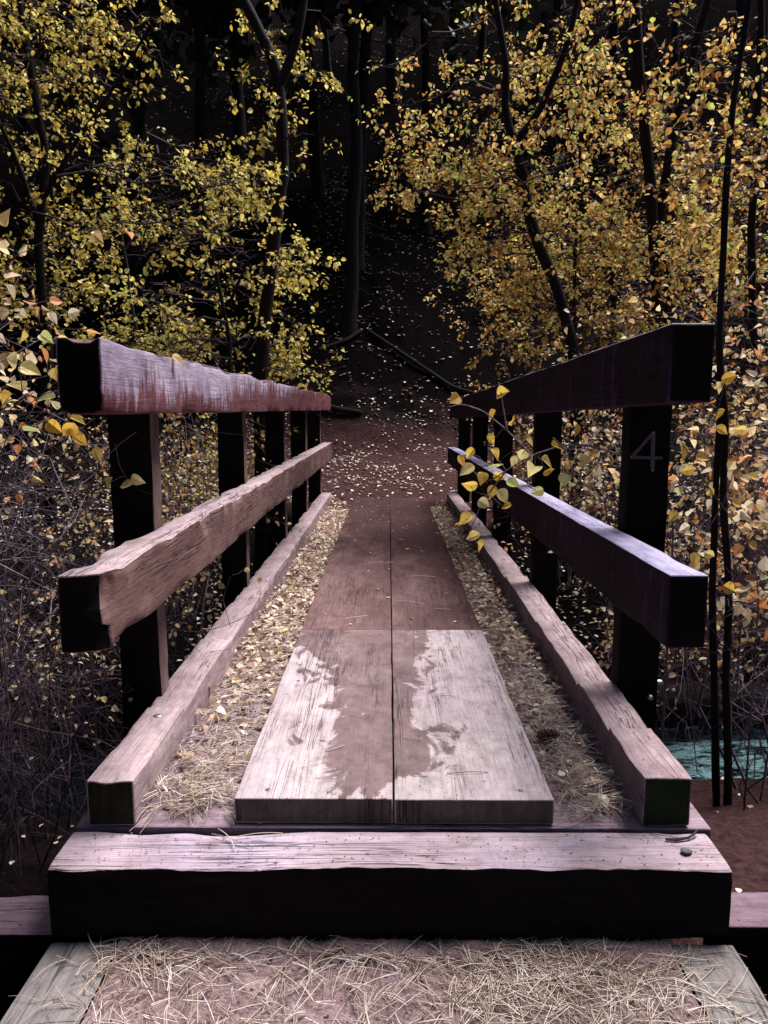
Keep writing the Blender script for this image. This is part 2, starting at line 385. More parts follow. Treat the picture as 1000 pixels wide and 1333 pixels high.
# ------------------------------------------------------------------ timber builder
def timber(name, lo, hi, axis, mats, parent, rule=None, res=.02, amp=.003, wear=.008, seed=0, warp=None, rad=.005, lres=None):
    """a worn sawn timber; axis = grain axis; mats list; rule(normal)->material index"""
    lo = np.array(lo, float); hi = np.array(hi, float); L = hi[axis]-lo[axis]
    ia, ib = [i for i in range(3) if i != axis]
    a, b = hi[ia]-lo[ia], hi[ib]-lo[ib]
    # perimeter
    def side(n0, n1, n): return [n0+(n1-n0)*k/n for k in range(n)]
    na, nb = max(3, int(a/res)), max(3, int(b/res)); rad = min(rad, a*.2, b*.2)
    def edge(u): # denser at corners
        return u
    ca = np.concatenate([[0, .25, .6], np.linspace(1, a/rad-1, na), [a/rad-.6, a/rad-.25]])*rad
    cb = np.concatenate([[0, .25, .6], np.linspace(1, b/rad-1, nb), [b/rad-.6, b/rad-.25]])*rad
    per = [(c, 0) for c in ca]+[(a, c) for c in cb]+[(a-c, b) for c in ca]+[(0, b-c) for c in cb]
    per = np.array(per); n = len(per)
    # round the corners
    q = per.copy()
    for (cx, cy, sx_, sy_) in ((0, 0, 1, 1), (a, 0, -1, 1), (a, b, -1, -1), (0, b, 1, -1)):
        dx, dy = (per[:, 0]-cx)*sx_, (per[:, 1]-cy)*sy_
        m = (dx < rad) & (dy < rad)
        vx, vy = rad-dx[m], rad-dy[m]; l = np.sqrt(vx**2+vy**2)+1e-9; k = np.maximum(vx, vy)/l
        q[m, 0] = cx+sx_*(rad-vx*k); q[m, 1] = cy+sy_*(rad-vy*k)
    lres = lres or res*1.2
    ns = max(4, int(L/lres)); s = np.concatenate([[0, rad*.3, rad], np.linspace(rad*2, L-rad*2, ns), [L-rad, L-rad*.3, L]])
    ctr = np.array([a/2, b/2])
    rows = []
    for k, sv in enumerate(s):
        inset = 0
        d = min(sv, L-sv)
        if d < rad: inset = rad-math.sqrt(max(0, rad*rad-(rad-d)**2))
        sc2 = 1-inset*2/np.array([a, b]); rows.append((q-ctr)*sc2+ctr)
    rows = np.array(rows)                                   # (S,n,2)
    S = len(s)
    # end caps: concentric rings
    rings = [.9, .7, .45, .2]
    P = np.zeros((S, n, 3)); P[..., ia] = rows[..., 0]; P[..., ib] = rows[..., 1]; P[..., axis] = s[:, None]
    P += lo
    nrm2 = np.zeros((n, 2))
    for i in range(n):
        dd = np.array([per[i, 0], a-per[i, 0], per[i, 1], b-per[i, 1]]); k = dd.argmin()
        nrm2[i] = [(-1, 0), (1, 0), (0, -1), (0, 1)][k]
    cd = np.minimum(np.minimum(per[:, 0], a-per[:, 0])+np.minimum(per[:, 1], b-per[:, 1]), 1)  # distance to nearest corner
    fr = np.array([1.0, 1.0, 1.0]); fr[axis] = .12
    amp = amp*.6; wear = wear*.6
    d = amp*1.2*fbm(P*fr*9+seed*3.1, 4, seed)+amp*.8*fbm(P*fr*np.array([45.]*3)+seed, 3, seed+7)
    wn_ = fbm(P*np.array([3.5 if i == axis else 2 for i in range(3)])+seed*1.7, 3, seed+21)
    cw = np.exp(-(cd/.02)**2)[None]
    d = d-wear*cw*np.clip(wn_*2.4-.1, 0, 2.2)
    dd3 = np.zeros_like(P); dd3[..., ia] = d*nrm2[:, 0]; dd3[..., ib] = d*nrm2[:, 1]
    c2 = (per-ctr); c2 = c2/(np.linalg.norm(c2, axis=1)[:, None]+1e-9)
    crn = -wear*.8*cw*np.clip(wn_*1.8, 0, 2)
    dd3[..., ia] += crn*c2[:, 0]; dd3[..., ib] += crn*c2[:, 1]
    P = P+dd3
    if warp is not None: P = warp(P, lo, hi)
    V = [P.reshape(-1, 3)]; F4 = []; F3 = []; mi4 = []; mi3 = []
    i = np.arange(S-1)[:, None]*n; k = np.arange(n)[None]; k2 = (k+1) % n
    f = np.stack([i+k, i+k2, i+n+k2, i+n+k], -1).reshape(-1, 4)
    if axis == 1: f = f[:, ::-1]
    rule = rule or (lambda nn: 0)
    per_m = []
    for j in range(n):
        nm = np.zeros(3); av = (nrm2[j]+nrm2[(j+1) % n]); nm[ia], nm[ib] = av
        per_m.append(rule(nm/(np.linalg.norm(nm)+1e-9)))
    F4.append(f); mi4 += [np.tile(per_m, S-1)]
    base = S*n
    for end in (0, 1):
        ring = P[0 if end == 0 else -1]; cc = ring.mean(0); prev = np.arange(n)+(0 if end == 0 else (S-1)*n)
        nm = np.zeros(3); nm[axis] = -1 if end == 0 else 1; mm = rule(nm)
        for rk in rings:
            v = cc+(ring-cc)*rk; v = v.copy()
            v[:, axis] += amp*1.2*fbm(v*30+5, 3, seed+3)
            idx = np.arange(n)+base; V.append(v); base += n
            kk = (np.arange(n)+1) % n; g = np.stack([prev, prev[kk], idx[kk], idx], -1)
            if (end == 0) != (axis == 1): g = g[:, ::-1]
            F4.append(g); mi4.append(np.full(n, mm)); prev = idx
        V.append(cc[None]); ci = base; base += 1
        g = np.stack([prev, np.roll(prev, -1), np.full(n, ci)], -1)
        if (end == 0) != (axis == 1): g = g[:, ::-1]
        F3.append(g); mi3.append(np.full(n, mm))
    return mesh_obj(name, np.concatenate(V), [np.concatenate(F4), np.concatenate(F3)], mats, parent, True, None, np.concatenate(mi4+mi3), sharp=True)

# ------------------------------------------------------------------ the footbridge
BR = thing('footbridge', 'wooden footbridge with timber rails, kerbs and a two-plank walkway over the creek', 'bridge', (0, 2.15, 0))
def yslope(dz0, dz1):
    def f(P, lo, hi):
        k = (P[..., 1]-lo[1])/(hi[1]-lo[1]); P = P.copy(); P[..., 2] += dz0+(dz1-dz0)*k; return P
    return f
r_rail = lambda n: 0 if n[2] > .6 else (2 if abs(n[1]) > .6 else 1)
# left top rail : ragged hollowed top edge
def warpLT(P, lo, hi):
    P = P.copy(); top = P[..., 2] > lo[2]+.15
    k = fbm(np.stack([P[..., 1]*1.3, P[..., 0]*3, P[..., 2]*0], -1), 2, 51)
    P[..., 2] -= np.where(top, np.clip(k, 0, 1)*.035+.004*k, 0)
    e = (P[..., 1] < lo[1]+.04) & top; c = np.abs(P[..., 0]-(lo[0]+hi[0])/2-.01) < .035
    P[..., 2] -= np.where(e & c, .012, 0)
    P[..., 1] += np.where(P[..., 1] < lo[1]+.03, .006*fbm(P*22, 3, 5), 0)
    return P
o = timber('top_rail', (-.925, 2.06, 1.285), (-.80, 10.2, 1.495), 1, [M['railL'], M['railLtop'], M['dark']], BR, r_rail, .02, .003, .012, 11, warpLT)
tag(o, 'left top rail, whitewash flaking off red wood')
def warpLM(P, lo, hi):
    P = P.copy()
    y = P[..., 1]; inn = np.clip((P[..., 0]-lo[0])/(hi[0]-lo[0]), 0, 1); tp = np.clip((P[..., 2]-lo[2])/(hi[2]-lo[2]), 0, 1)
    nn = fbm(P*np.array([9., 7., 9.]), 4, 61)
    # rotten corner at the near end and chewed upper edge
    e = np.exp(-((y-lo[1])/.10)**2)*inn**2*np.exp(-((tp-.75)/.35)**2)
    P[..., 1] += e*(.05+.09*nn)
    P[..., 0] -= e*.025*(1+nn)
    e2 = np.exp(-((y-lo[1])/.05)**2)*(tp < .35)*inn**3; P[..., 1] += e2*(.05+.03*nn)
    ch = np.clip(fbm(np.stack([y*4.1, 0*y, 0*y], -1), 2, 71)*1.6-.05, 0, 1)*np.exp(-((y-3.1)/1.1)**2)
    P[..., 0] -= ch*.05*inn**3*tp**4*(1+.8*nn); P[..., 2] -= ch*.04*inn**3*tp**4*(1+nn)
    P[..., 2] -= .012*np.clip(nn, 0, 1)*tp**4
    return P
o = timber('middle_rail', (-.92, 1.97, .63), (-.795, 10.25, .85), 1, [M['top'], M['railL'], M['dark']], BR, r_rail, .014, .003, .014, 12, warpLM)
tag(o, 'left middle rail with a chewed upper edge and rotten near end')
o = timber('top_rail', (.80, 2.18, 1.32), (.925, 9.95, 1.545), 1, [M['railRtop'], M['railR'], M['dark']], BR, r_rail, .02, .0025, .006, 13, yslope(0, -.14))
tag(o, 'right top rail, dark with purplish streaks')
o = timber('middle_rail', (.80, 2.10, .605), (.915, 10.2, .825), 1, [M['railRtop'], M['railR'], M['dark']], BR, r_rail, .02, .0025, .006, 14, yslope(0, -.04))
tag(o, 'right middle rail, dark with a bluish sky reflection painted on top')
# kerbs
def warpK(sd_, sgn):
    def f(P, lo, hi):
        P = P.copy(); y = P[..., 1]; tp = (P[..., 2]-lo[2])/(hi[2]-lo[2])
        st = np.zeros_like(y)
        for (yy, dz) in sd_: st += np.where((y > yy) & (y < yy+.35), dz*(1-(y-yy)/.35), 0)
        P[..., 2] += st*(tp > .6)
        P[..., 2] += (tp > .6)*np.clip(fbm(np.stack([y*6, P[..., 0]*9, 0*y], -1), 4, 81), -1, 0)*.012
        P[..., 0] += .006*fbm(np.stack([y*1.3, 0*y, 0*y], -1), 3, 91+int(sgn))
        return P
    return f
r_k = lambda n: 0 if n[2] > .6 else (2 if n[1] < -.6 else 1)
o = timber('kerb', (-.955, 2.16, .003), (-.805, 10.2, .155), 1, [M['top'], M['top'], M['green']], BR, r_k, .014, .0035, .011, 15, warpK([(2.75, -.02), (3.6, -.014), (4.5, -.016), (5.7, -.015), (7.2, -.012)], 1), lres=.012)
tag(o, 'left kerb with a deep split near its front end')
timber('kerb', (.785, 2.17, .003), (.935, 10.1, .165), 1, [M['top'], M['curbR'], M['green']], BR, r_k, .014, .0035, .011, 16, warpK([(2.55, -.02), (3.0, -.016), (3.9, -.014), (5.0, -.02), (6.4, -.012)], 2), lres=.012)
# posts
def cyl(name, c, axis, r, h, mat, parent, n=14, dome=.35):
    g = Geo(); an = np.arange(n)*2*math.pi/n; ax = {'x': 0, 'y': 1, 'z': 2}[axis[-1]]; sg = -1 if axis[0] == '-' else 1
    i1, i2 = [i for i in range(3) if i != ax]; rows = []
    for (rr, hh) in ((1, 0), (1, .7), (.8, .92), (.4, 1), (.01, 1)):
        v = np.zeros((n, 3)); v[:, i1] = r*rr*np.cos(an); v[:, i2] = r*rr*np.sin(an); v[:, ax] = sg*h*hh; rows.append(v+np.array(c))
    v = np.concatenate(rows); k = np.arange(n); f = np.concatenate([np.stack([k+j*n, (k+1) % n+j*n, (k+1) % n+(j+1)*n, k+(j+1)*n], -1) for j in range(4)])
    g.add(v, f); return g.obj(name, mat, parent)
POST_Y = (2.88, 4.72, 6.55, 8.25, 10.0)
for sgn in (-1, 1):
    for k, py in enumerate(POST_Y):
        py += .04 if sgn > 0 else 0
        x0, x1 = (.932, 1.095) if sgn > 0 else (-1.105, -.935)
        rule = (lambda n: 1 if n[0] > .6 else 0) if sgn < 0 else (lambda n: 0)
        zt = 1.50 if sgn < 0 else 1.53-.14*(py-2.2)/7.8
        p = timber('post', (x0, py, -.75 if k < 4 else -.3), (x1, py+.105, zt), 2, [M['dark'], M['postlit']], BR, rule, .03, .003, .006, 20+k+(9 if sgn > 0 else 0))
        if k == 0:
            cyl('bolt', (sgn*(1.06), py-.002, .13), '-y', .011, .022, M['steel'], p)
            cyl('bolt', (sgn*(1.108), py+.05, .17), 'x' if sgn > 0 else '-x', .012, .025, M['steel'], p)
            if sgn > 0:
                # house-number style digit 4, three bars
                g = Geo(); yf = py-.004
                def bar(a, b, w, d=.006):
                    a = np.array(a); b = np.array(b); dr = (b-a)/np.linalg.norm(b-a); pr = np.array([-dr[1], dr[0]])*w/2
                    q = [a-pr, b-pr, b+pr, a+pr]; v = [(u_[0], yf, u_[1]) for u_ in q]+[(u_[0]*1, yf-d, u_[1]) for u_ in q]
                    g.add(v, [(4, 5, 6, 7), (0, 1, 5, 4), (1, 2, 6, 5), (2, 3, 7, 6), (3, 0, 4, 7)])
                A = at(850, 563, yf); B = at(849, 612, yf); C = at(822, 595, yf); D = at(862, 596, yf)
                bar((A[0], A[2]), (B[0], B[2]), .016); bar((A[0]-.002, A[2]-.002), (C[0], C[2]), .012, .0075); bar((C[0]-.004, C[2]), (D[0], D[2]), .012, .009)
                sgn4 = g.obj('number_four', M['digit'], p, smooth=False)
                tag(sgn4, 'dark metal digit 4 on the near right post')
                for q_ in (A, B): cyl('screw', (q_[0], yf-.005, q_[2]), '-y', .0045, .005, M['steel'], p, 8)
# kerb bolt
cyl('bolt', (-.885, 2.66, .146), 'z', .017, .010, M['steel'], BR)
# base deck: cross boards under everything
dy = 2.165; k = 0
while dy < 10.1:
    wd = .19 if k else .235
    timber('deck_board', (-1.0, dy, -.055), (1.0, dy+wd-.008, -.002), 0, [M['deckbase']], BR, None, .03, .0015, .003, 40+k, lres=.05); dy += wd; k += 1
for x in (-.75, 0, .75):
    timber('stringer', (x-.09, 2.1, -.36), (x+.09, 10.3, -.06), 1, [M['dark']], BR, None, .05, .003, .004, 90+int(x*4), lres=.2)
# walkway planks
YS = 3.99
r_pl = lambda n: 1 if abs(n[1]) > .6 else 0
def scr(x, y, par): cyl('screw', (x, y, .0855), 'z', .0085, .0022, M['rust'], par, 10)
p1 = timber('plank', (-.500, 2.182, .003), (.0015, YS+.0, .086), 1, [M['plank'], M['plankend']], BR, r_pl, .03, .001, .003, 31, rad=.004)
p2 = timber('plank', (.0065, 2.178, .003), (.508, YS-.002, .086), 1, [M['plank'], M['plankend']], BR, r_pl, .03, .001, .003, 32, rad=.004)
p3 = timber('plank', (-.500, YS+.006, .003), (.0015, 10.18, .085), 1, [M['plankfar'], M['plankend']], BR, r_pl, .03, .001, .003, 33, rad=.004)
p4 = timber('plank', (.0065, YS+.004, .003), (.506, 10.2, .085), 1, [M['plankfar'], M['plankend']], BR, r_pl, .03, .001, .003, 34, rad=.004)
for (px_, py_, par) in ((338, 1025, p1), (471, 1024, p1), (679, 1023, p2)):
    a = (px_-506)/FPX; scr(a*2.3-.0, 2.235, par)
for y_ in (3.9, 3.2):
    for x_ in (-.42, -.06): scr(x_, y_, p1)
    for x_ in (.07, .44): scr(x_, y_, p2)
tag(p1, 'near left plank, pale with a damp stain'); tag(p2, 'near right plank, pale with a damp stain')
tag(p3, 'far left plank, damp reddish brown with tree shade painted in'); tag(p4, 'far right plank, damp reddish brown with tree shade painted in')

# ------------------------------------------------------------------ step, sill, approach
def warpB(P, lo, hi):
    P = P.copy(); x = P[..., 0]; tp = (P[..., 2]-lo[2])/(hi[2]-lo[2]); fr = (hi[1]-P[..., 1])/(hi[1]-lo[1])
    n = fbm(np.stack([x*2.2, 0*x, 0*x], -1), 5, 101)*.6
    P[..., 2] += np.where((tp > .6), fr*(.010*n-.006*sst(.1, -.9, x)), 0)
    P[..., 1] += np.where(fr > .7, .010*fbm(np.stack([x*9, P[..., 2]*6, 0*x], -1), 4, 111)*tp, 0)
    return P
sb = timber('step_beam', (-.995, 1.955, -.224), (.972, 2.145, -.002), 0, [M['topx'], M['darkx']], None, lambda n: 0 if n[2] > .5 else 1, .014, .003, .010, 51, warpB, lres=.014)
tag(sb, 'heavy squared timber laid across the front of the footbridge, black face, pale top', 'beam')
ab = at(0, 1240, 1.8)
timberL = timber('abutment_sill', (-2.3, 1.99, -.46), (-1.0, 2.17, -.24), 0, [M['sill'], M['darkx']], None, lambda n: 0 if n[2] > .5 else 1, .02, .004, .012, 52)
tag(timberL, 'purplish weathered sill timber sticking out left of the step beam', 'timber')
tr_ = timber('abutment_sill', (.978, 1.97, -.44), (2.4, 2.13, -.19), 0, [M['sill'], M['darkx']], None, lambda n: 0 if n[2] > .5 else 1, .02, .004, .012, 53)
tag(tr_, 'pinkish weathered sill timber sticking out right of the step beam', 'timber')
def shear(dx):
    def f(P, lo, hi):
        P = P.copy(); P[..., 0] += dx*(P[..., 1]-hi[1]); return P
    return f
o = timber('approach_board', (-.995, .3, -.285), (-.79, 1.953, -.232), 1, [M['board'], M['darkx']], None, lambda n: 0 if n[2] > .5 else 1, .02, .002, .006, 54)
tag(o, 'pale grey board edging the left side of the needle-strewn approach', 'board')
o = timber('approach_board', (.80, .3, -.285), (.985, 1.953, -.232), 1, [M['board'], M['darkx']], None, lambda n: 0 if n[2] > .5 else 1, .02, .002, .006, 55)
tag(o, 'pale grey board edging the right side of the needle-strewn approach', 'board')
def dz(x, y):
    p = np.stack([x, y, 0*x], -1); return -.237+.006*fbm(p*9, 4, 7)+.016*sst(.1, 0, np.abs(y-1.95))*1+.008*fbm(p*30, 3, 8)
# dirt fill between the boards, a closed slab
X, Y = np.meshgrid(np.linspace(-.83, .84, 180), np.linspace(-1.2, 1.958, 260))
tag(grid('approach_path', np.linspace(-.788, .798, 200), np.concatenate([np.linspace(-3, 1, 40), np.linspace(1.02, 1.953, 110)]), lambda x, y: dz(x, y)-.0, M['dirt']), kind='structure')
for sx_, nm in ((-1, 'left'), (1, 'right')):
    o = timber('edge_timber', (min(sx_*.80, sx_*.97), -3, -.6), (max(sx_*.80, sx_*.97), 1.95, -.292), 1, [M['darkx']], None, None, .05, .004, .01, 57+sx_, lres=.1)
    tag(o, 'dark timber carrying the pale approach board on the %s side' % nm, 'timber')

# ------------------------------------------------------------------ litter
def rand_leaves(g, pts, size, pal=None, tilt=.35, curl=.35):
    n = len(pts); an = rng.random(n)*6.283
    d = np.stack([np.cos(an), np.sin(an), (rng.random(n)-.4)*tilt], -1)
    nr = np.stack([(rng.random(n)-.5)*2*tilt, (rng.random(n)-.5)*2*tilt, np.ones(n)], -1)
    g.leaves(pts, d, nr, size, rng.random(n) if pal is None else pal, curl)
g = Geo()
def scatter(n, x0, x1, y0, y1, smin, smax, dens=None):
    x = rng.uniform(x0, x1, n); y = rng.uniform(y0, y1, n)
    if dens is not None:
        k = rng.random(n) < dens(x, y); x, y = x[k], y[k]
    z = height(x, y)+.012+rng.random(len(x))*.012
    ok = z > -.93; x, y, z = x[ok], y[ok], z[ok]
    rand_leaves(g, np.stack([x, y, z], -1), rng.uniform(smin, smax, len(x)), tilt=.4)
dn = lambda x, y: np.clip(.55+.9*fbm(np.stack([x*.8, y*.8, 0*x], -1), 3, 77), .08, 1)
scatter(5600, -3.5, 3.5, 10.1, 14.5, .035, .06, dn)
scatter(8000, -7, 7, 14, 24, .05, .085, dn)
scatter(4200, -12, 12, 24, 42, .06, .10, dn)
scatter(4500, 1.1, 7, 4.9, 11, .03, .05, dn)
scatter(3500, -7, -1.1, 4.9, 11, .03, .05, dn)
scatter(260, -6, -1.1, 1.5, 4.2, .02, .035, dn)
scatter(350, 1.1, 6, 1.5, 4.2, .02, .04, dn)
tag(g.obj('fallen_leaves', M['litter']), 'pale fallen leaves scattered over the dark forest floor and hillside', 'leaf litter', kind='stuff')

# leaves in the gaps beside the planks
g = Geo()
for (xa, xb, n) in ((-.80, -.505, 6500), (.512, .785, 6000)):
    y = 2.28+7.9*rng.random(n)**1.25; x = rng.uniform(xa, xb, n)
    if xa < 0: keep = rng.random(n) < np.clip((y-2.6)/1.8, .08, 1)
    else: keep = rng.random(n) < np.clip((y-2.9)/1.6, .08, 1)*(1-.35*rng.random(n))
    x, y = x[keep], y[keep]; n = len(x)
    edge = np.clip(1-(np.abs(x)-.505)/.28, 0, 1) if True else 0
    z = .006+rng.random(n)*(.035+.03*(np.abs(x)-.5)/.3)
    rand_leaves(g, np.stack([x, y, z], -1), rng.uniform(.018, .038, n)+(rng.random(n) < .1)*.015, tilt=.6, curl=.65)
n = 150; y = 2.2+8*rng.random(n)**.8; x = rng.uniform(-.5, .5, n); s_ = rng.uniform(.012, .03, n)
rand_leaves(g, np.stack([x, y, np.full(n, .0885)], -1)[y > 4], s_[y > 4], tilt=.15, curl=.1)
tag(g.obj('leaf_litter', M['gaplit']), 'dry tan leaves filling the gutters beside the walkway planks', 'leaf litter', kind='stuff')

def needles(g, n, fx, zbase, L=(.07, .13), r=.0011, spread=.01, dirf=None):
    for i in range(n):
        x, y = fx(); z = zbase+rng.random()*spread; a = rng.random()*6.283 if dirf is None else dirf()
        l = rng.uniform(*L); cv = rng.normal()*.35; v0 = rng.random()
        for b in range(rng.integers(1, 3)):
            a2 = a+rng.normal()*.10; m = 5; tt = np.linspace(0, 1, m)
            an = a2+cv*tt; st = l/(m-1); px_ = x+np.cumsum(np.cos(an))*st; py_ = y+np.cumsum(np.sin(an))*st
            tl = rng.normal()*.012
            pz = z+tl*(tt-.3)+.010*rng.random()*np.sin(tt*3.14)
            pz = np.maximum(pz, zbase+.001)
            g.tube(np.stack([px_, py_, pz], -1), np.linspace(r, r*.6, m), 3, v0)
g = Geo()
def fxA():
    while True:
        x, y = rng.uniform(-.80, .88), rng.uniform(1.45, 1.94)
        d = fbm(np.array([x*2.6, y*4.5, 0.]), 3, 123)-max(0, x-.62)*2.5
        if rng.random() < np.clip(.6+1.1*d, .15, 1): return x, y
needles(g, 1500, fxA, -.229, (.05, .15), .00130, .008)
for k in range(70):   # a few spilling on the boards
    needles(g, 1, lambda: (rng.choice([-1, 1])*rng.uniform(.78, .9), rng.uniform(1.5, 1.92)), -.228, (.05, .10), .0010, .003)
tag(g.obj('fallen_pine_needles', M['needle']), 'dry pine needles strewn over the dirt in front of the step', 'pine needles', kind='stuff')
g = Geo()
def gap(xa, xb, p):
    def f():
        return rng.uniform(xa, xb), 2.25+rng.random()**p*2.2
    return f
needles(g, 1200, gap(-.77, -.53, 1.6), .006, (.06, .12), .0014, .05)
needles(g, 1300, gap(.55, .76, 1.2), .006, (.06, .12), .0014, .045)
needles(g, 900, lambda: (rng.choice([-1, 1])*rng.uniform(.53, .77), rng.uniform(4, 8)), .012, (.06, .12), .0011, .04)
v_, keep = None, None
tag(g.obj('gutter_needles', M['needle']), 'pine needles heaped in the gutters between planks and kerbs', 'pine needles', kind='stuff')
g = Geo()
for (x, y, a, l, z) in ((-.56, 2.16, -.7, .13, .004), (-.50, 2.10, .25, .14, .003), (-.60, 2.2, 2.0, .10, .006), (-.58, 2.13, -.45, .15, .004), (-.25, 2.5, .2, .08, .089), (.16, 2.34, .03, .14, .089), (.03, 2.62, -.4, .07, .089), (.18, 3.0, .9, .06, .089), (.2, 3.02, -.2, .06, .089),
                        (.12, 3.9, .1, .16, .088), (.0, 4.6, -.05, .2, .088), (.1, 5.3, .1, .2, .088), (-.3, 4.2, .1, .15, .088), (.25, 4.4, .3, .1, .088), (-.2, 5.8, -.2, .2, .088), (.78, 2.14, -.6, .1, .003), (-.32, 2.38, .1, .06, .089)):
    tt = np.linspace(0, 1, 7); an = a+rng.normal()*.5*tt
    g.tube(np.stack([x+np.cumsum(np.cos(an))*l/6, y+np.cumsum(np.sin(an))*l/6, z+.004*np.sin(tt*3.1)], -1), .0014, 4, rng.random())
tag(g.obj('loose_needles', M['needle']), 'single dry needles lying loose on the planks and on the step beam', 'pine needles', kind='stuff')

# crumbs: bark flakes and grit
g = Geo()
def crumb(n, fx, smax):
    for i in range(n):
        x, y, z = fx(); r = rng.uniform(.0015, smax); v, f = blob((x, y, z), r, int(rng.integers(1, 900)), (1.3, 1, .3), 5, 4); g.add(v, f, .45*rng.random()**1.5)
def blob(c, r, seed, sq=(1, 1, 1), n=10, m=7):
    th = np.linspace(0, math.pi, m); ph = np.arange(n)*2*math.pi/n
    T, P_ = np.meshgrid(th, ph, indexing='ij')
    v = np.stack([np.sin(T)*np.cos(P_), np.sin(T)*np.sin(P_), np.cos(T)], -1)
    k = 1+.35*fbm(v*1.6+seed*7.3, 3, seed); v = v*k[..., None]*r*np.array(sq)+np.array(c)
    i = np.arange(m-1)[:, None]*n; k = np.arange(n)[None]; k2 = (k+1) % n
    return v.reshape(-1, 3), np.stack([i+k, i+n+k, i+n+k2, i+k2], -1).reshape(-1, 4)
crumb(900, lambda: (rng.uniform(-.79, .8), 1.945-abs(rng.normal())*.16, -.232), .0038)
crumb(160, lambda: (rng.uniform(-.95, .93), rng.uniform(1.98, 2.13), .0), .003)
crumb(260, lambda: (rng.choice([-1, 1])*rng.uniform(.52, .78), rng.uniform(2.2, 3.4), .002), .005)
crumb(160, lambda: (rng.uniform(-.49, .49), 2.2+3*rng.random(), .0865), .0022)
tag(g.obj('bark_crumbs', M['gaplit']), 'bark flakes and grit scattered over the approach, step and walkway', 'debris', kind='stuff')

# pine cone in right gutter
pc = thing('pine_cone', 'dark open pine cone lying in the right gutter beside the kerb', 'pine cone', (.60, 2.72, .045))
g = Geo(); nsc = 70
for i in range(nsc):
    f_ = i/nsc; an = i*2.399; r0 = .012; pr = math.sin(math.pi*(.12+.82*f_))**.7; ax_ = np.array([1, .15, .05])
    cx_ = -.04+.08*f_; rad_ = np.array([0, math.cos(an), math.sin(an)]); o_ = np.array([cx_, 0, 0])+rad_*.004
    tip = np.array([cx_+.006, 0, 0])+rad_*(.012+.020*pr); sd2 = np.cross([1, 0, 0], rad_)*.007
    th = np.array([.003, 0, 0])
    b = np.array([.60, 2.72, .045])
    g.add(np.array([o_-sd2*.4, o_+sd2*.4, tip+sd2, tip-sd2, o_-sd2*.4+th, o_+sd2*.4+th, tip+sd2+th, tip-sd2+th])+b,
          [(0, 3, 2, 1), (4, 5, 6, 7), (2, 3, 7, 6), (0, 4, 7, 3), (1, 2, 6, 5)])
g.obj('scales', M['cone'], pc, smooth=False)
g = Geo(); g.tube(np.array([[-.045, 0, 0], [-.02, 0, 0], [.03, 0, 0], [.042, 0, 0]])+np.array([.60, 2.72, .045]), [.004, .010, .009, .003], 8)
g.obj('core', M['cone'], pc)

# pebbles, chip and twig
def blob(c, r, seed, sq=(1, 1, 1), n=10, m=7):
    th = np.linspace(0, math.pi, m); ph = np.arange(n)*2*math.pi/n
    T, P_ = np.meshgrid(th, ph, indexing='ij')
    v = np.stack([np.sin(T)*np.cos(P_), np.sin(T)*np.sin(P_), np.cos(T)], -1)
    k = 1+.35*fbm(v*1.6+seed*7.3, 3, seed); v = v*k[..., None]*r*np.array(sq)+np.array(c)
    i = np.arange(m-1)[:, None]*n; k = np.arange(n)[None]; k2 = (k+1) % n
    return v.reshape(-1, 3), np.stack([i+k, i+n+k, i+n+k2, i+k2], -1).reshape(-1, 4)
for i, (px_, py_, r) in enumerate(((345, 1228, .010), (372, 1231, .007), (385, 1229, .008), (300, 1240, .006), (448, 1227, .006), (560, 1232, .006), (352, 1246, .006), (640, 1236, .007))):
    t_ = (.0+CAM_H+.226)/( -(at(px_, py_, 1)[2]-CAM_H)); yy = t_; p = at(px_, py_, min(yy, 1.935)); p[2] = -.228
    g = Geo(); v, f = blob(p, r, i+3, (1.3, .9, .7)); g.add(v, f)
    tag(g.obj('pebble', M['stone'], loc=tuple(p)), 'small grey pebble in the dirt at the foot of the step beam', 'pebble', 'pebbles at the foot of the step beam')
g = Geo(); v, f = blob((.868, 2.035, .006), .014, 31, (1.3, 1.0, .35)); g.add(v, f)
tag(g.obj('bark_chip', M['stone'], loc=(.868, 2.035, .006)), 'curled grey bark chip on the right end of the step beam', 'bark chip')
g = Geo(); g.tube([(.83, 2.095, .006), (.86, 2.092, .007), (.90, 2.10, .008), (.925, 2.115, .012), (.94, 2.13, .016)], [.004, .005, .004, .004, .003], 6)
tag(g.obj('dead_twig', M['twigd'], loc=(.83, 2.095, .006)), 'short dark dead twig on the right end of the step beam', 'twig')

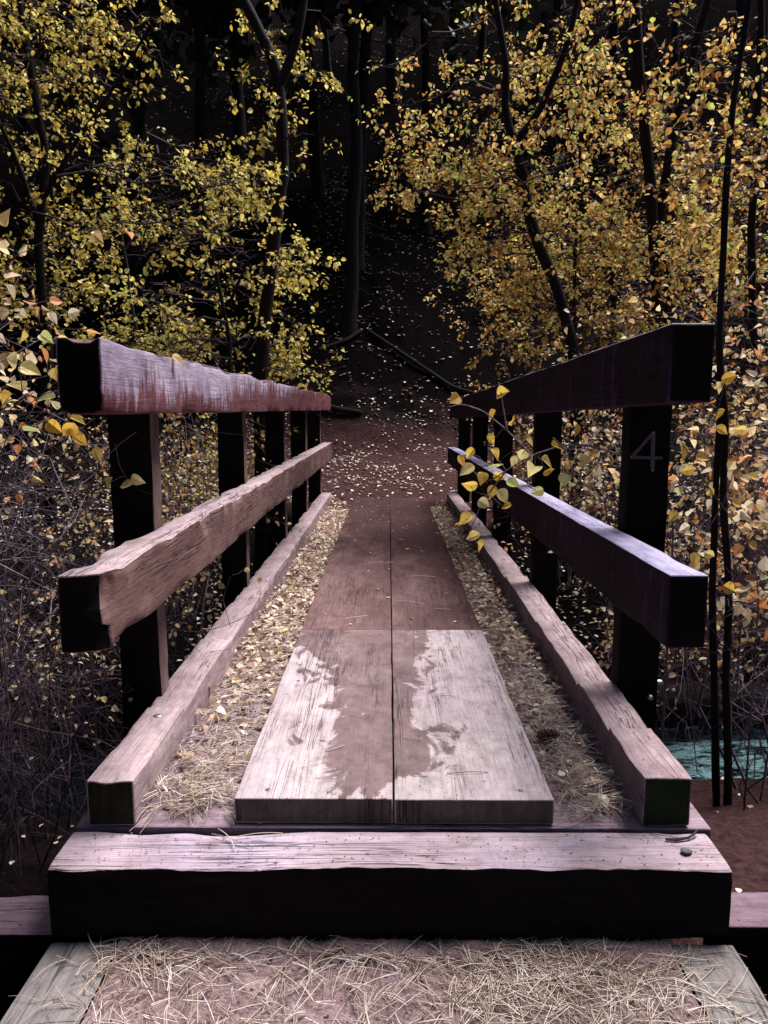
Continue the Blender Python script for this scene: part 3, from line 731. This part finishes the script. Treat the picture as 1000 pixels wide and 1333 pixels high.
# ------------------------------------------------------------------ vegetation
def curve(p0, p1, n, wob, up=0.0):
    tt = np.linspace(0, 1, n)[:, None]; p0 = np.array(p0); p1 = np.array(p1); L = np.linalg.norm(p1-p0)
    w_ = np.cumsum(rng.normal(size=(n, 3)), 0)*wob*L/n; w_ = w_-tt*w_[-1]
    r = p0+(p1-p0)*tt+w_; r[:, 2] += up*L*np.sin(tt[:, 0]*math.pi)
    return r
def spray(gt, gl, c0, d, L, nl, ls, r, vc, vspread=.25, droop=.15, sub=2):
    """a twig from c0 along d with alternating leaves and side twigs"""
    n = 6; tt = np.linspace(0, 1, n); d = d/np.linalg.norm(d)
    k = np.cumsum(rng.normal(size=(n, 3))*.09*L, 0)*tt[:, None]
    pts = c0+d*L*tt[:, None]+k; pts[:, 2] -= droop*L*tt**2
    gt.tube(pts, np.linspace(r, r*.35, n), 3, .5)
    m = nl; s = .15+.85*rng.random(m); idx = s*(n-1); i0 = np.minimum(idx.astype(int), n-2); fr = (idx-i0)[:, None]
    base = pts[i0]*(1-fr)+pts[i0+1]*fr
    side = rng.normal(size=(m, 3)); dd = d*.5+side*.75; dd[:, 2] -= .35
    pet = dd/np.linalg.norm(dd, axis=1)[:, None]*ls*.5
    nr = rng.normal(size=(m, 3))*.65+np.array([0, -.35, .75])
    gl.leaves(base+pet, dd, nr, ls*(.45+.85*rng.random(m)), np.clip(vc+rng.normal(size=m)*vspread, 0, 1), .4, ls >= .048 and c0[1] < 6)
    for q in range(sub):
        i = rng.integers(1, n-1); d2 = d+rng.normal(size=3)*.6
        spray(gt, gl, pts[i], d2, L*.55, (max(2, nl//2) if nl > 0 else 0), ls, r*.6, vc, vspread, droop, 0)
def px_depth_r(r, Y): return r/FPX*Y
def tree(name, label, cat, trunks, blobs, Y, leafm, ls, vc, barkm='bark', group=None, rbr=.010, bare=0, trunk_sides=9, tw=1.0, twm='twigd'):
    """trunks: list of (pixel path low->high, r0 px, r1 px); blobs: (px,py,rpx,n twigs[,dY])"""
    base = at(*trunks[0][0][0], Y); gz = float(height(base[0], base[1]))
    root = thing(name, label, cat, (base[0], base[1], gz), group)
    gt = Geo(); gl = Geo(); gb = Geo(); P = []
    for ti, (path, r0, r1) in enumerate(trunks):
        pts = [at(a[0], a[1], Y+(a[2] if len(a) > 2 else 0)) for a in path]
        if ti == 0:
            b = pts[0]
            if b[2] > gz: pts = [np.array([b[0]+(b[0]-pts[1][0])*.2, b[1], gz-.12])]+pts
        pts = np.array(pts)
        # resample smoothly
        sN = np.concatenate([[0], np.cumsum(np.linalg.norm(np.diff(pts, axis=0), axis=1))]); q = np.linspace(0, sN[-1], max(12, int(sN[-1]/.08)))
        rs = np.stack([np.interp(q, sN, pts[:, i]) for i in range(3)], -1)
        for _ in range(3): rs[1:-1] = (rs[:-2]+rs[1:-1]*2+rs[2:])/4
        rr = np.interp(q, [0, sN[-1]], [px_depth_r(r0, Y), px_depth_r(r1, Y)])*(1+.12*fbm(np.stack([q*6, 0*q, 0*q], -1), 3, ti+5))
        if ti == 0: rr[:3] *= np.array([1.5, 1.3, 1.12])
        rs[:, :2] += .010*fbm(np.stack([q*3, 0*q+ti, 0*q], -1), 3, 3)[:, None]
        gt.tube(rs, rr, trunk_sides, .5); P.append(rs)
    allp = np.concatenate(P)
    for b in blobs:
        bx, by, br, nt = b[:4]; dY = (b[4] if len(b) > 4 else rng.normal()*.35)+.45
        c = at(bx, by, Y+dY); R_ = px_depth_r(br, Y)
        dist = np.linalg.norm(allp-c, axis=1)+np.maximum(0, allp[:, 2]-c[2])*1.5
        s0 = allp[dist.argmin()]
        cv = curve(s0, c, 9, .5, .05); gb.tube(cv, np.linspace(rbr, rbr*.4, 9)*tw, 4, .5)
        for k in range(nt):
            o_ = rng.normal(size=3); o_ /= np.linalg.norm(o_); rad_ = R_*rng.random()**.5
            st = c+o_*rad_*np.array([1.15, 1.0, .6]); j = rng.integers(3, 9)
            L = R_*.55+.12
            lk = cv[j]; gb.tube(curve(lk, st, 5, .4), np.linspace(rbr*.35, rbr*.22, 5)*tw, 3, .5)
            d = o_+np.array([0, -.1, .15])+rng.normal(size=3)*.4
            spray(gb, gl, st, d, L*(.6+.6*rng.random()), rng.integers(6, 12) if not bare else rng.integers(0, 3), ls, rbr*.2*tw, vc+rng.normal()*.12, .32)
    gt.obj('trunk', M[barkm], root)
    fb = np.concatenate(gb.f4); fl = np.concatenate(gl.f4) if gl.n else np.zeros((0, 4), int)
    V = np.concatenate(gb.v+gl.v); A = np.concatenate(gb.a+gl.a)
    mesh_obj('crown', V, [np.concatenate([fb, fl+gb.n])], [M[twm], M[leafm]], root, False, A, np.concatenate([np.zeros(len(fb)), np.ones(len(fl))]))
    return root

def B(x0, x1, y0, y1, n, r, nt, dy=.5, f=None):
    out = []
    while len(out) < n:
        x, y = rng.uniform(x0, x1), rng.uniform(y0, y1)
        if f is not None and not f(x, y): continue
        q = .5+1.1*rng.random()
        out.append((x, y, r*q, max(2, int(nt*(.4+.6*q*rng.uniform(.6, 1.3)))), rng.normal()*dy))
    return out

# left side trees
tree('slender_tree', 'dark leaning tree with a forked top rising behind the left rail', 'tree',
     [([(338, 520), (342, 440), (355, 330), (368, 220), (368, 150), (358, 80), (338, 40), (312, -10), (290, -60)], 11, 6), ([(364, 110), (385, 60), (396, 0), (400, -60)], 6, 4)],
     B(330, 405, 10, 190, 9, 26, 5, .3)+B(345, 412, 330, 500, 11, 24, 8, .3)+[(450, 40, 25, 2, .2), (300, 110, 22, 3, 0), (420, 110, 16, 2, .1)], 7.4, 'leafL', .046, .75)
tree('sapling', 'thin many-leaved yellow sapling behind the left top rail', 'tree',
     [([(300, 500), (298, 430), (285, 370), (272, 310), (262, 250), (235, 190)], 4.5, 1.5), ([(296, 400), (318, 350), (335, 300)], 2.2, 1)],
     B(110, 330, 175, 470, 36, 32, 8, .5, lambda x, y: y > 175+abs(x-200)*.35), 6.6, 'leafL', .040, .78)
tree('broadleaf_tree', 'yellow-green tree filling the upper left corner', 'tree',
     [([(60, 560), (62, 450), (50, 330), (60, 200), (40, 90), (20, -40)], 8, 4), ([(55, 260), (95, 190), (150, 110), (190, 40)], 3, 1.5), ([(52, 300), (20, 200), (-20, 120)], 4, 2)],
     B(-30, 125, -20, 400, 40, 38, 8, .5)+B(125, 230, 0, 110, 6, 28, 4, .3)+B(240, 300, 190, 300, 5, 26, 4, .3), 7.0, 'leafL', .042, .60)
tree('understory_tree', 'shaded yellow tree behind the left sapling', 'tree',
     [([(180, 560), (178, 450), (165, 350), (150, 260), (155, 180)], 5, 2)],
     B(90, 340, 250, 480, 14, 40, 6, .6), 9.0, 'leafL', .048, .35)
# right side trees
tree('leaning_tree', 'dark curving tree forking above the right top rail', 'tree',
     [([(752, 520), (746, 450), (728, 380), (700, 315), (684, 260), (676, 205), (668, 180)], 9, 6.5), ([(670, 185), (700, 150), (722, 100), (738, 60), (752, 0), (760, -50)], 5, 3), ([(668, 185), (655, 140), (662, 90), (652, 40), (640, -40)], 5.5, 3)],
     B(535, 740, 130, 370, 34, 36, 9, .5, lambda x, y: x > 520+abs(y-215)*.42)+B(640, 800, -10, 140, 13, 34, 7, .4)+[(520, 140, 16, 4, 0), (548, 170, 20, 5, 0), (505, 85, 14, 3, 0)], 7.2, 'leafR', .044, .76)
tree('young_tree', 'orange-leaved young tree under the leaning tree on the right', 'tree',
     [([(745, 540), (748, 450), (748, 360), (752, 280), (756, 190)], 4, 1.5)],
     B(640, 860, 280, 460, 36, 36, 8, .5, lambda x, y: x+y*.9 > 960), 7.8, 'leafR', .043, .68)
tree('tall_tree', 'straight dark trunk right of the leaning tree', 'tree',
     [([(858, 450), (855, 370), (850, 280), (842, 190), (832, 90), (827, 0), (826, -60)], 8, 6)],
     B(760, 850, 60, 360, 16, 36, 8, .5)+B(860, 935, 230, 420, 7, 30, 5, .4), 7.8, 'leafR', .046, .72)
tree('dark_tree', 'dark crooked trunk just right of the straight one, mostly bare', 'tree',
     [([(870, 450), (868, 360), (858, 290), (868, 220), (885, 140), (905, 60), (930, -30)], 8, 5)],
     B(840, 1000, 30, 260, 12, 60, 10, .5), 8.0, 'leafR', .05, .5, bare=1, tw=1.3, twm='twig')
tree('background_tree', 'orange thicket tree far behind the right rail', 'tree',
     [([(800, 520), (800, 420), (795, 300), (790, 150)], 6, 3)],
     B(650, 1000, 150, 440, 24, 50, 8, .8), 10.0, 'leafR', .055, .5)
tree('twin_stem_tree', 'near twin-stemmed dark tree at the right edge beside the creek', 'tree',
     [([(946, 1130), (948, 1000), (944, 880), (950, 780), (941, 640), (946, 560), (936, 470), (942, 320), (950, 180), (962, 80), (978, -20)], 5.8, 3.6), ([(934, 1120, .06), (930, 900, .06), (926, 760, .05), (934, 600, .03), (940, 480)], 5.6, 4)],
     B(885, 1000, 180, 330, 6, 30, 4, .3)+B(870, 990, 30, 200, 5, 40, 5, .3), 3.5, 'leafR', .035, .6, rbr=.005)
tree('edge_tree', 'slim trunk with olive leaves at the far right edge', 'tree',
     [([(985, 480), (980, 400), (978, 300), (985, 200), (990, 60), (992, -50)], 6, 4)],
     B(900, 1010, 240, 440, 16, 34, 7, .4)+B(960, 1020, 60, 240, 5, 30, 5, .3), 6.4, 'leafR', .048, .75)
# hillside trunks (bare low stems of tall conifers), crowns far above
def conifer_mesh(seed, H, r0, crown_from):
    r_ = np.random.default_rng(seed); gt = Geo(); gl = Geo(); n = 26; z = np.linspace(-.5, H, n)
    x = .25*np.sin(z*.25+seed)+.04*r_.normal(size=n); pts = np.stack([x, .3*np.sin(z*.17+seed*2), z], -1)
    rr = np.interp(z, [-.5, .3, H], [r0*1.5, r0, r0*.15]); gt.tube(pts, rr, 10, .5)
    nb = 100; zb = crown_from+(H-crown_from)*r_.random(nb)**.9
    for q in zb:
        an = r_.random()*6.283; fr = (q-crown_from)/(H-crown_from); L = (2.6*(1-fr)+.5)*(.7+.5*r_.random())
        p0 = np.array([np.interp(q, z, pts[:, 0]), np.interp(q, z, pts[:, 1]), q]); d = np.array([math.cos(an), math.sin(an), -.12+.3*fr])
        m = 6; tt = np.linspace(0, 1, m)[:, None]; bp = p0+d*L*tt; bp[:, 2] -= .25*L*tt[:, 0]**2; gt.tube(bp, np.linspace(.03, .008, m), 3, .5)
        k = 46; s = .2+.8*r_.random(k); c = np.stack([np.interp(s, tt[:, 0], bp[:, i]) for i in range(3)], -1)+r_.normal(size=(k, 3))*np.array([.16, .16, .07])
        dd = d[None]*.8+r_.normal(size=(k, 3))*.7
        gl.leaves(c, dd, r_.normal(size=(k, 3))+np.array([0, 0, .8]), r_.uniform(.22, .42, k), r_.random(k), .3)
    for q in np.linspace(.12, .95, 16)*crown_from:   # dead stubs below the crown
        an = r_.random()*6.283; p0 = np.array([np.interp(q, z, pts[:, 0]), np.interp(q, z, pts[:, 1]), q])
        d = np.array([math.cos(an), math.sin(an), -.1]); L = .3+1.3*r_.random(); tt = np.linspace(0, 1, 5)[:, None]
        bp = p0+d*L*tt+np.array([0, 0, -.2])*tt**2; gt.tube(bp, np.linspace(.018, .005, 5), 3, .5)
    return gt, gl
protos = []
def conifer(seed, x, y, label, s=1.0, rz=0.0, group=None):
    root = thing('conifer', label, 'conifer', (x, y, float(height(x, y))), group)
    root.scale = (s, s, s); root.rotation_euler = (0, 0, rz)
    if len(protos) <= seed:
        gt, gl = conifer_mesh(seed, (17, 20, 15)[seed], (.17, .22, .14)[seed], (7.5, 8.5, 6.5)[seed])
        a = gt.obj('trunk', M['bark']); b = gl.obj('crown', M['pine'], smooth=False); a.parent = root; b.parent = root; protos.append((a, b))
    else:
        for q in protos[seed]:
            c = q.copy(); COL.objects.link(c); c.parent = root
p = at(460, 385, 16.5)
conifer(0, p[0]-.1, 16.5, 'dark conifer trunk rooted beside the path in the middle of the hillside', .95, .3)
p = at(486, 330, 18.5)
conifer(1, p[0]-.1, 18.5, 'second dark conifer trunk just behind the middle one', .8, 2.0)
conifer(2, at(540, 200, 21)[0], 21, 'thin conifer trunk upslope and right of the middle pair', 1.0, 1.0)
cps = [(0, 415, 22, 'conifer trunk upslope and left of the middle pair'), (1, 590, 24, 'conifer trunk seen past the gap right of the path'), (2, 250, 17, 'dark conifer behind the left sapling'),
       (0, 175, 20, 'dark conifer left of the one behind the sapling'), (1, 300, 25, 'dark conifer high on the slope behind the forked tree'), (0, 690, 28, 'dark conifer behind the leaning tree'), (2, 880, 25, 'dark conifer behind the crooked trunk'),
       (1, 960, 28, 'dark conifer at the upper right edge'), (2, 60, 15, 'dark conifer at the upper left edge'), (0, 790, 31, 'dark conifer far behind the straight trunk'), (1, 510, 31, 'dark conifer highest on the slope above the path'),
       (2, 430, 33, 'thin dark conifer high up left of the path line'), (0, 620, 35, 'dark conifer high up right of the path line'), (1, 120, 30, 'dark conifer high on the left slope'), (2, 860, 33, 'dark conifer high on the right slope'), (0, 350, 38, 'dark conifer at the top of the slope left of centre'), (1, 720, 40, 'dark conifer at the top of the slope right of centre')]
for k, (sd_, px_, Y_, lb) in enumerate(cps):
    conifer(sd_, at(px_, 300, Y_)[0], Y_, lb, .9+.25*rng.random(), rng.random()*6.28)
CN = ['west of the creek bend', 'on the rise left of the far bank', 'left of the bridge approach', 'left and well behind the camera', 'straight behind at left', 'furthest straight behind the approach', 'behind at right', 'right of the approach', 'on the right bank downstream', 'right of the far bank', 'furthest out on the left bank', 'furthest left behind', 'closest behind the approach at left', 'closest behind the approach at right', 'behind at left near the trail', 'behind at right near the trail']
for k, (x, y) in enumerate(((-9, 6), (-10.5, 10.5), (-8.5, 1), (-9, -5), (-4.5, -9), (1, -11), (6, -9), (9, -4), (11.5, 3), (13, 9), (-13, 4), (-12, -2), (-1.5, -7), (3.6, -7), (-6, -6), (7.5, -6.5))):  # out-of-view conifers added to block sky light from sides and rear
    conifer(k % 3, x, y, 'unseen conifer added to keep out sky light, '+CN[k], .95+.2*rng.random(), rng.random()*6.28, 'unseen conifers added around the clearing')

# shrubs
def shrub(label, x, y, hgt, wid, nst, leafm, ls, nlf, vc=.6, twm='twig', lean=(0, 0), name='shrub', droop=.3, zlow=0.0, rr=.0045):
    z0 = float(height(x, y)); root = thing(name, label, 'shrub', (x, y, z0)); gt = Geo(); gl = Geo(); c0 = np.array([x, y, z0-.05])
    ends = []
    for i in range(nst):
        an = rng.random()*6.283; h = hgt*(.55+.5*rng.random()); w_ = wid*(.3+.8*rng.random())
        e = c0+np.array([math.cos(an)*w_+lean[0]*h, math.sin(an)*w_+lean[1]*h, h])
        cv = curve(c0+np.array([math.cos(an), math.sin(an), 0])*wid*.25*rng.random(), e, 10, .55, .12); cv[:, 2] -= droop*h*.25*np.linspace(0, 1, 10)**3
        r0 = rr*(.35+1.6*rng.random()**2.2)*(.8 if nst > 30 else 1.1); gt.tube(cv, np.linspace(r0, r0*.35, 10), 4, .5)
        for j in range(rng.integers(4, 8)):
            k = rng.integers(2, 9); d = (cv[min(k+1, 9)]-cv[k]); d = d/np.linalg.norm(d)+rng.normal(size=3)*.75
            L = h*(.18+.22*rng.random()); hh = (cv[k][2]-z0)/hgt
            nl_ = int(nlf*(.3+rng.random()*1.2)*(1 if hh > zlow else .04))
            spray(gt, gl, cv[k], d, L, nl_, ls, r0*.45, vc, .3, droop, 2 if rng.random() < .7 else 1)
    gt.obj('stems', M[twm], root)
    if gl.n: gl.obj('foliage', M[leafm], root, smooth=False)
SH = [
 # left, near to far
 ('pale-leaved shrub nearest the camera at the left edge', -1.95, 3.0, 2.6, .6, 24, 'leafP', .055, 8, .66, 'twig', .70),
 ('brown twiggy shrub behind the near left shrub', -2.9, 4.3, 3.0, .9, 18, 'leafP', .05, 7, .6, 'twig', .68),
 ('low tangle of bare purple twigs below the left middle rail end', -1.75, 2.75, 1.25, .55, 26, 'leafP', .032, 0, .5, 'twigd', .0),
 ('tangled dark shrub outside the first left post', -1.65, 3.7, 1.6, .55, 16, 'leafP', .036, 3, .5, 'twigd', .5),
 ('shrub with pale leaves between the first and second left posts', -1.65, 4.7, 1.9, .6, 18, 'leafP', .040, 7, .6, 'twig', .5),
 ('dense pale shrub between the second and third left posts', -1.75, 6.0, 2.1, .7, 20, 'leafP', .042, 7, .55, 'twig', .4),
 ('yellowish shrub outside the fourth left post', -1.9, 7.9, 2.1, .8, 18, 'leafL', .045, 9, .5, 'twig', .2),
 ('wide pinkish shrub below the upper left canopy', -3.6, 6.0, 2.6, 1.1, 22, 'leafP', .048, 9, .6, 'twig', .6),
 ('thin bare purple shrub far out on the left bank', -3.3, 3.1, 2.0, .9, 18, 'leafP', .04, 3, .5, 'twigd', .3),
 # right
 ('bright orange-leaved shrub right of the number post', 2.1, 3.9, 2.3, .6, 24, 'leafP', .052, 9, .72, 'twig', .5),
 ('pale shrub at the right edge behind the twin-stemmed tree', 2.9, 5.0, 2.9, .9, 18, 'leafP', .046, 7, .6, 'twig', .35),
 ('reddish shrub between the first and second right posts', 1.8, 5.6, 1.9, .65, 18, 'leafP', .040, 7, .7, 'twig', .35),
 ('brown shrub outside the third right post', 1.7, 7.0, 1.9, .6, 16, 'leafP', .042, 8, .5, 'twig', .3),
 ('dim shrub outside the last right posts', 1.75, 8.8, 1.8, .7, 16, 'leafR', .045, 8, .35, 'twigd', .1),
 ('orange shrub on the far right bank', 3.6, 7.2, 2.6, 1.1, 22, 'leafR', .050, 10, .5, 'twig', .3),
 ('pale tall shrub behind the right top rail end', 2.3, 6.4, 2.6, .7, 18, 'leafP', .044, 9, .6, 'twig', .5),
 ('low dark bush filling the corner left of the left kerb end', -1.5, 2.42, .85, .38, 46, 'leafP', .024, 0, .35, 'twigd', .1),
 ('low dark bush at the lower left edge beside the sill timber', -2.0, 2.35, .8, .4, 50, 'leafP', .024, 0, .4, 'twigd', .1),
 # bare tangles
 ('thicket of bare arching purple canes at the lower left edge', -1.9, 2.75, 1.7, .7, 40, 'leafP', .026, 0, .6, 'twigd', .3),
 ('tall thicket of bare purple canes behind the first left post', -2.1, 4.2, 1.9, .9, 38, 'leafP', .03, 1, .6, 'twigd', .3),
 ('thicket of fine bare canes outside the third left post', -1.8, 5.4, 1.9, .7, 60, 'leafP', .03, 3, .55, 'twigd', .3),
 ('thicket of bare purple canes at the right edge below the orange shrub', 3.0, 5.6, 1.9, .6, 50, 'leafP', .026, 2, .6, 'twig', .5),
 ('thicket of fine canes between the right posts', 2.0, 5.0, 1.7, .7, 55, 'leafP', .03, 3, .6, 'twig', .4),
 ('pink-leaved thicket at the left edge above the middle rail', -2.5, 3.8, 2.9, .7, 28, 'leafP', .05, 8, .72, 'twig', .68),
 ('dense cream-leaved thicket at the right edge above the middle rail', 2.75, 5.3, 3.0, .7, 26, 'leafP', .05, 7, .68, 'twig', .5),
]
for s in SH: shrub(s[0], s[1], s[2], s[3], s[4], s[5], s[6], s[7], s[8], s[9], s[10], zlow=s[11])

# reaching branches with large leaves (each the arm of a near shrub, rooted on the bank)
def reach(label, Y, path, r, leaves, leafm, ls, twigs=()):
    pts = [at(a[0], a[1], Y+(a[2] if len(a) > 2 else 0)) for a in path]
    b = pts[0].copy(); gz = float(height(b[0], b[1])); pts = [np.array([b[0], b[1], gz-.05]), np.array([b[0], b[1], (gz+b[2])/2])]+pts
    root = thing('leafy_branch', label, 'branch', (b[0], b[1], gz)); gt = Geo(); gl = Geo()
    def rs(pts):
        pts = np.array(pts); s = np.concatenate([[0], np.cumsum(np.linalg.norm(np.diff(pts, axis=0), axis=1))]); q = np.linspace(0, s[-1], 26)
        o = np.stack([np.interp(q, s, pts[:, i]) for i in range(3)], -1)
        for _ in range(3): o[1:-1] = (o[:-2]+o[1:-1]*2+o[2:])/4
        return o
    P = rs(pts); gt.tube(P, np.linspace(r, r*.4, len(P)), 5, .5); allp = [P]
    for t_ in twigs:
        T = rs([at(a[0], a[1], Y+(a[2] if len(a) > 2 else 0)) for a in t_]); gt.tube(T, np.linspace(r*.55, r*.25, len(T)), 4, .5); allp.append(T)
    allp = np.concatenate(allp)
    for (lx, ly, l) in leaves:
        c = at(lx, ly, Y+rng.normal()*.03); j = allp[np.linalg.norm(allp-c, axis=1).argmin()]
        gt.tube(curve(j, c, 4, .3), r*.2, 3, .5)
        d = np.array([[rng.normal()*.9, rng.normal()*.4, -.5+rng.normal()*.5]]); nr = np.array([[rng.normal()*.7, -1, .8+rng.normal()*.6]])
        gl.leaves(c[None]-d/np.linalg.norm(d)*ls*l*.5, d, nr, np.array([ls*l]), np.array([rng.random()]), .3, True)
    gt.obj('twigs', M['twig'], root); gl.obj('foliage', M[leafm], root, smooth=False)
reach('yellow-leaved branch hanging over the right middle rail', 3.02,
      [(880, 640, .35), (830, 600, .25), (790, 585, .1), (760, 575), (720, 570), (690, 590), (660, 612), (640, 625)], .007,
      [(x, y, s) for (x, y, s) in ((655, 512, 1), (640, 540, .8), (668, 549, .9), (612, 590, .8), (608, 612, 1.1), (628, 622, .9), (645, 606, 1.1), (612, 632, 1), (640, 640, .9), (655, 645, 1), (630, 655, .8), (694, 610, 1.2), (712, 603, 1.1), (716, 614, 1), (680, 592, .8), (700, 640, .8), (668, 628, .9), (650, 620, .8), (606, 676, 1.1), (594, 684, .8), (617, 699, 1), (624, 712, 1), (592, 520, .9), (640, 572, .8), (725, 582, 1), (750, 560, .8), (740, 606, .9), (735, 625, .9), (760, 600, .8), (660, 660, .7), (600, 600, .8), (690, 575, .6), (775, 590, .8), (670, 600, .7), (645, 590, .8))],
      'leafN', .062, [[(690, 590), (660, 560), (630, 535), (600, 525), (585, 530)], [(660, 612), (630, 650), (612, 690)], [(720, 570), (740, 590), (745, 620)], [(660, 560), (655, 530), (652, 510)]])
reach('thin branch with two yellow leaves in front of the first left post', 2.75,
      [(108, 660), (115, 625), (135, 590), (160, 570), (178, 562)], .004, [(164, 632, 1.05), (178, 625, 1.1), (142, 628, .9)], 'leafN', .05, [[(150, 578), (155, 605), (165, 622)], [(135, 590), (140, 610)]])
reach('branch with large orange leaves at the left edge under the rail end', 2.5,
      [(-10, 640), (0, 580), (30, 520), (60, 500), (85, 505)], .004,
      [(20, 500, 1.3), (38, 480, 1.1), (60, 518, 1), (90, 560, 1.1), (70, 556, .9), (105, 572, 1), (128, 592, .9), (15, 470, 1), (75, 488, .9), (40, 560, 1), (100, 545, .8), (8, 520, 1), (30, 440, .9), (60, 440, .8)], 'leafN', .060,
      [[(30, 520), (70, 540), (110, 560)], [(30, 520), (25, 470), (40, 440)]])
reach('branch with large yellow leaves right of the number post', 3.2,
      [(990, 760), (975, 700), (940, 660), (900, 600), (880, 560)], .005,
      [(890, 588, 1.2), (915, 596, 1), (895, 612, 1), (876, 672, 1), (905, 728, 1.1), (924, 722, 1), (950, 766, 1.1), (952, 606, 1.1), (940, 560, 1), (900, 508, 1), (950, 492, 1.2), (935, 505, 1), (965, 560, .9), (980, 620, 1), (960, 655, .9), (925, 640, .8), (885, 640, .9), (938, 540, 1)], 'leafN', .056,
      [[(940, 660), (915, 700), (905, 725)], [(975, 700), (960, 745), (950, 762)], [(900, 600), (930, 550), (945, 495)], [(940, 660), (960, 600), (975, 560)]])
reach('bare pale twig curling over the left kerb', 3.4, [(190, 800), (240, 830), (300, 815), (345, 790), (380, 760)], .003, [(322, 742, .8), (338, 755, .7)], 'leafP', .035, [[(240, 830), (262, 850), (300, 845)], [(300, 815), (290, 780), (300, 750)]])

# fallen log and dead branches
def log(label, pts, r, name='fallen_log'):
    pts = np.array(pts, float); s = np.concatenate([[0], np.cumsum(np.linalg.norm(np.diff(pts, axis=0), axis=1))]); q = np.linspace(0, s[-1], 50)
    rs = np.stack([np.interp(q, s, pts[:, i]) for i in range(3)], -1)
    for _ in range(4): rs[1:-1] = (rs[:-2]+rs[1:-1]*2+rs[2:])/4
    rr = np.interp(q, [0, s[-1]], [r, r*.75])*(1+.1*fbm(np.stack([q*4, 0*q, 0*q], -1), 3, 4)); rr[0] *= .05; rr[-1] *= .05
    rs[0] = rs[1]; rs[-1] = rs[-2]
    g = Geo(); g.tube(rs, rr, 14); tag(g.obj(name, M['bark'], loc=tuple(pts[0])), label, 'log')
log('dark mossy log lying along the far edge of the creek, right side', [(1.3, 5.0, -.74), (2.3, 5.02, -.76), (3.6, 5.2, -.78)], .15)
def hp(x, y, dz=0.): return (x, y, float(height(x, y))+dz)
p0 = at(470, 392, 16); 
log('dark fallen branch slanting down the hillside right of the middle trunk', [hp(p0[0]+.1, 16.4, .1), hp(p0[0]+1.0, 15.8, .12), hp(p0[0]+1.9, 15.2, .08), hp(p0[0]+2.7, 14.9, .05)], .045, 'fallen_branch')
log('thin dark root snaking over the slope below the middle trunk', [hp(p0[0]-.9, 15.6, .03), hp(p0[0]-.3, 16.0, .06), hp(p0[0], 16.4, .08)], .05, 'tree_root')
log('short dark dead branch on the hillside left of the path', [hp(-1.6, 14.6, .08), hp(-1.0, 14.3, .1), hp(-.5, 14.2, .05)], .07, 'fallen_branch')
for i, (x, y, r, lb) in enumerate(((1.55, 4.95, .16, 'dark wet boulder at the creek edge just outside the right kerb'), (3.2, 4.2, .13, 'dark boulder in the creek at the right edge'), (1.4, 4.2, .12, 'low wet stone in the shallows under the right rail'))):
    g = Geo(); c = (x, y, -.92); v, f = blob(c, r, 60+i, (1.4, 1, .7), 18, 12); g.add(v, f); tag(g.obj('boulder', M['stone'], loc=c), lb, 'boulder')
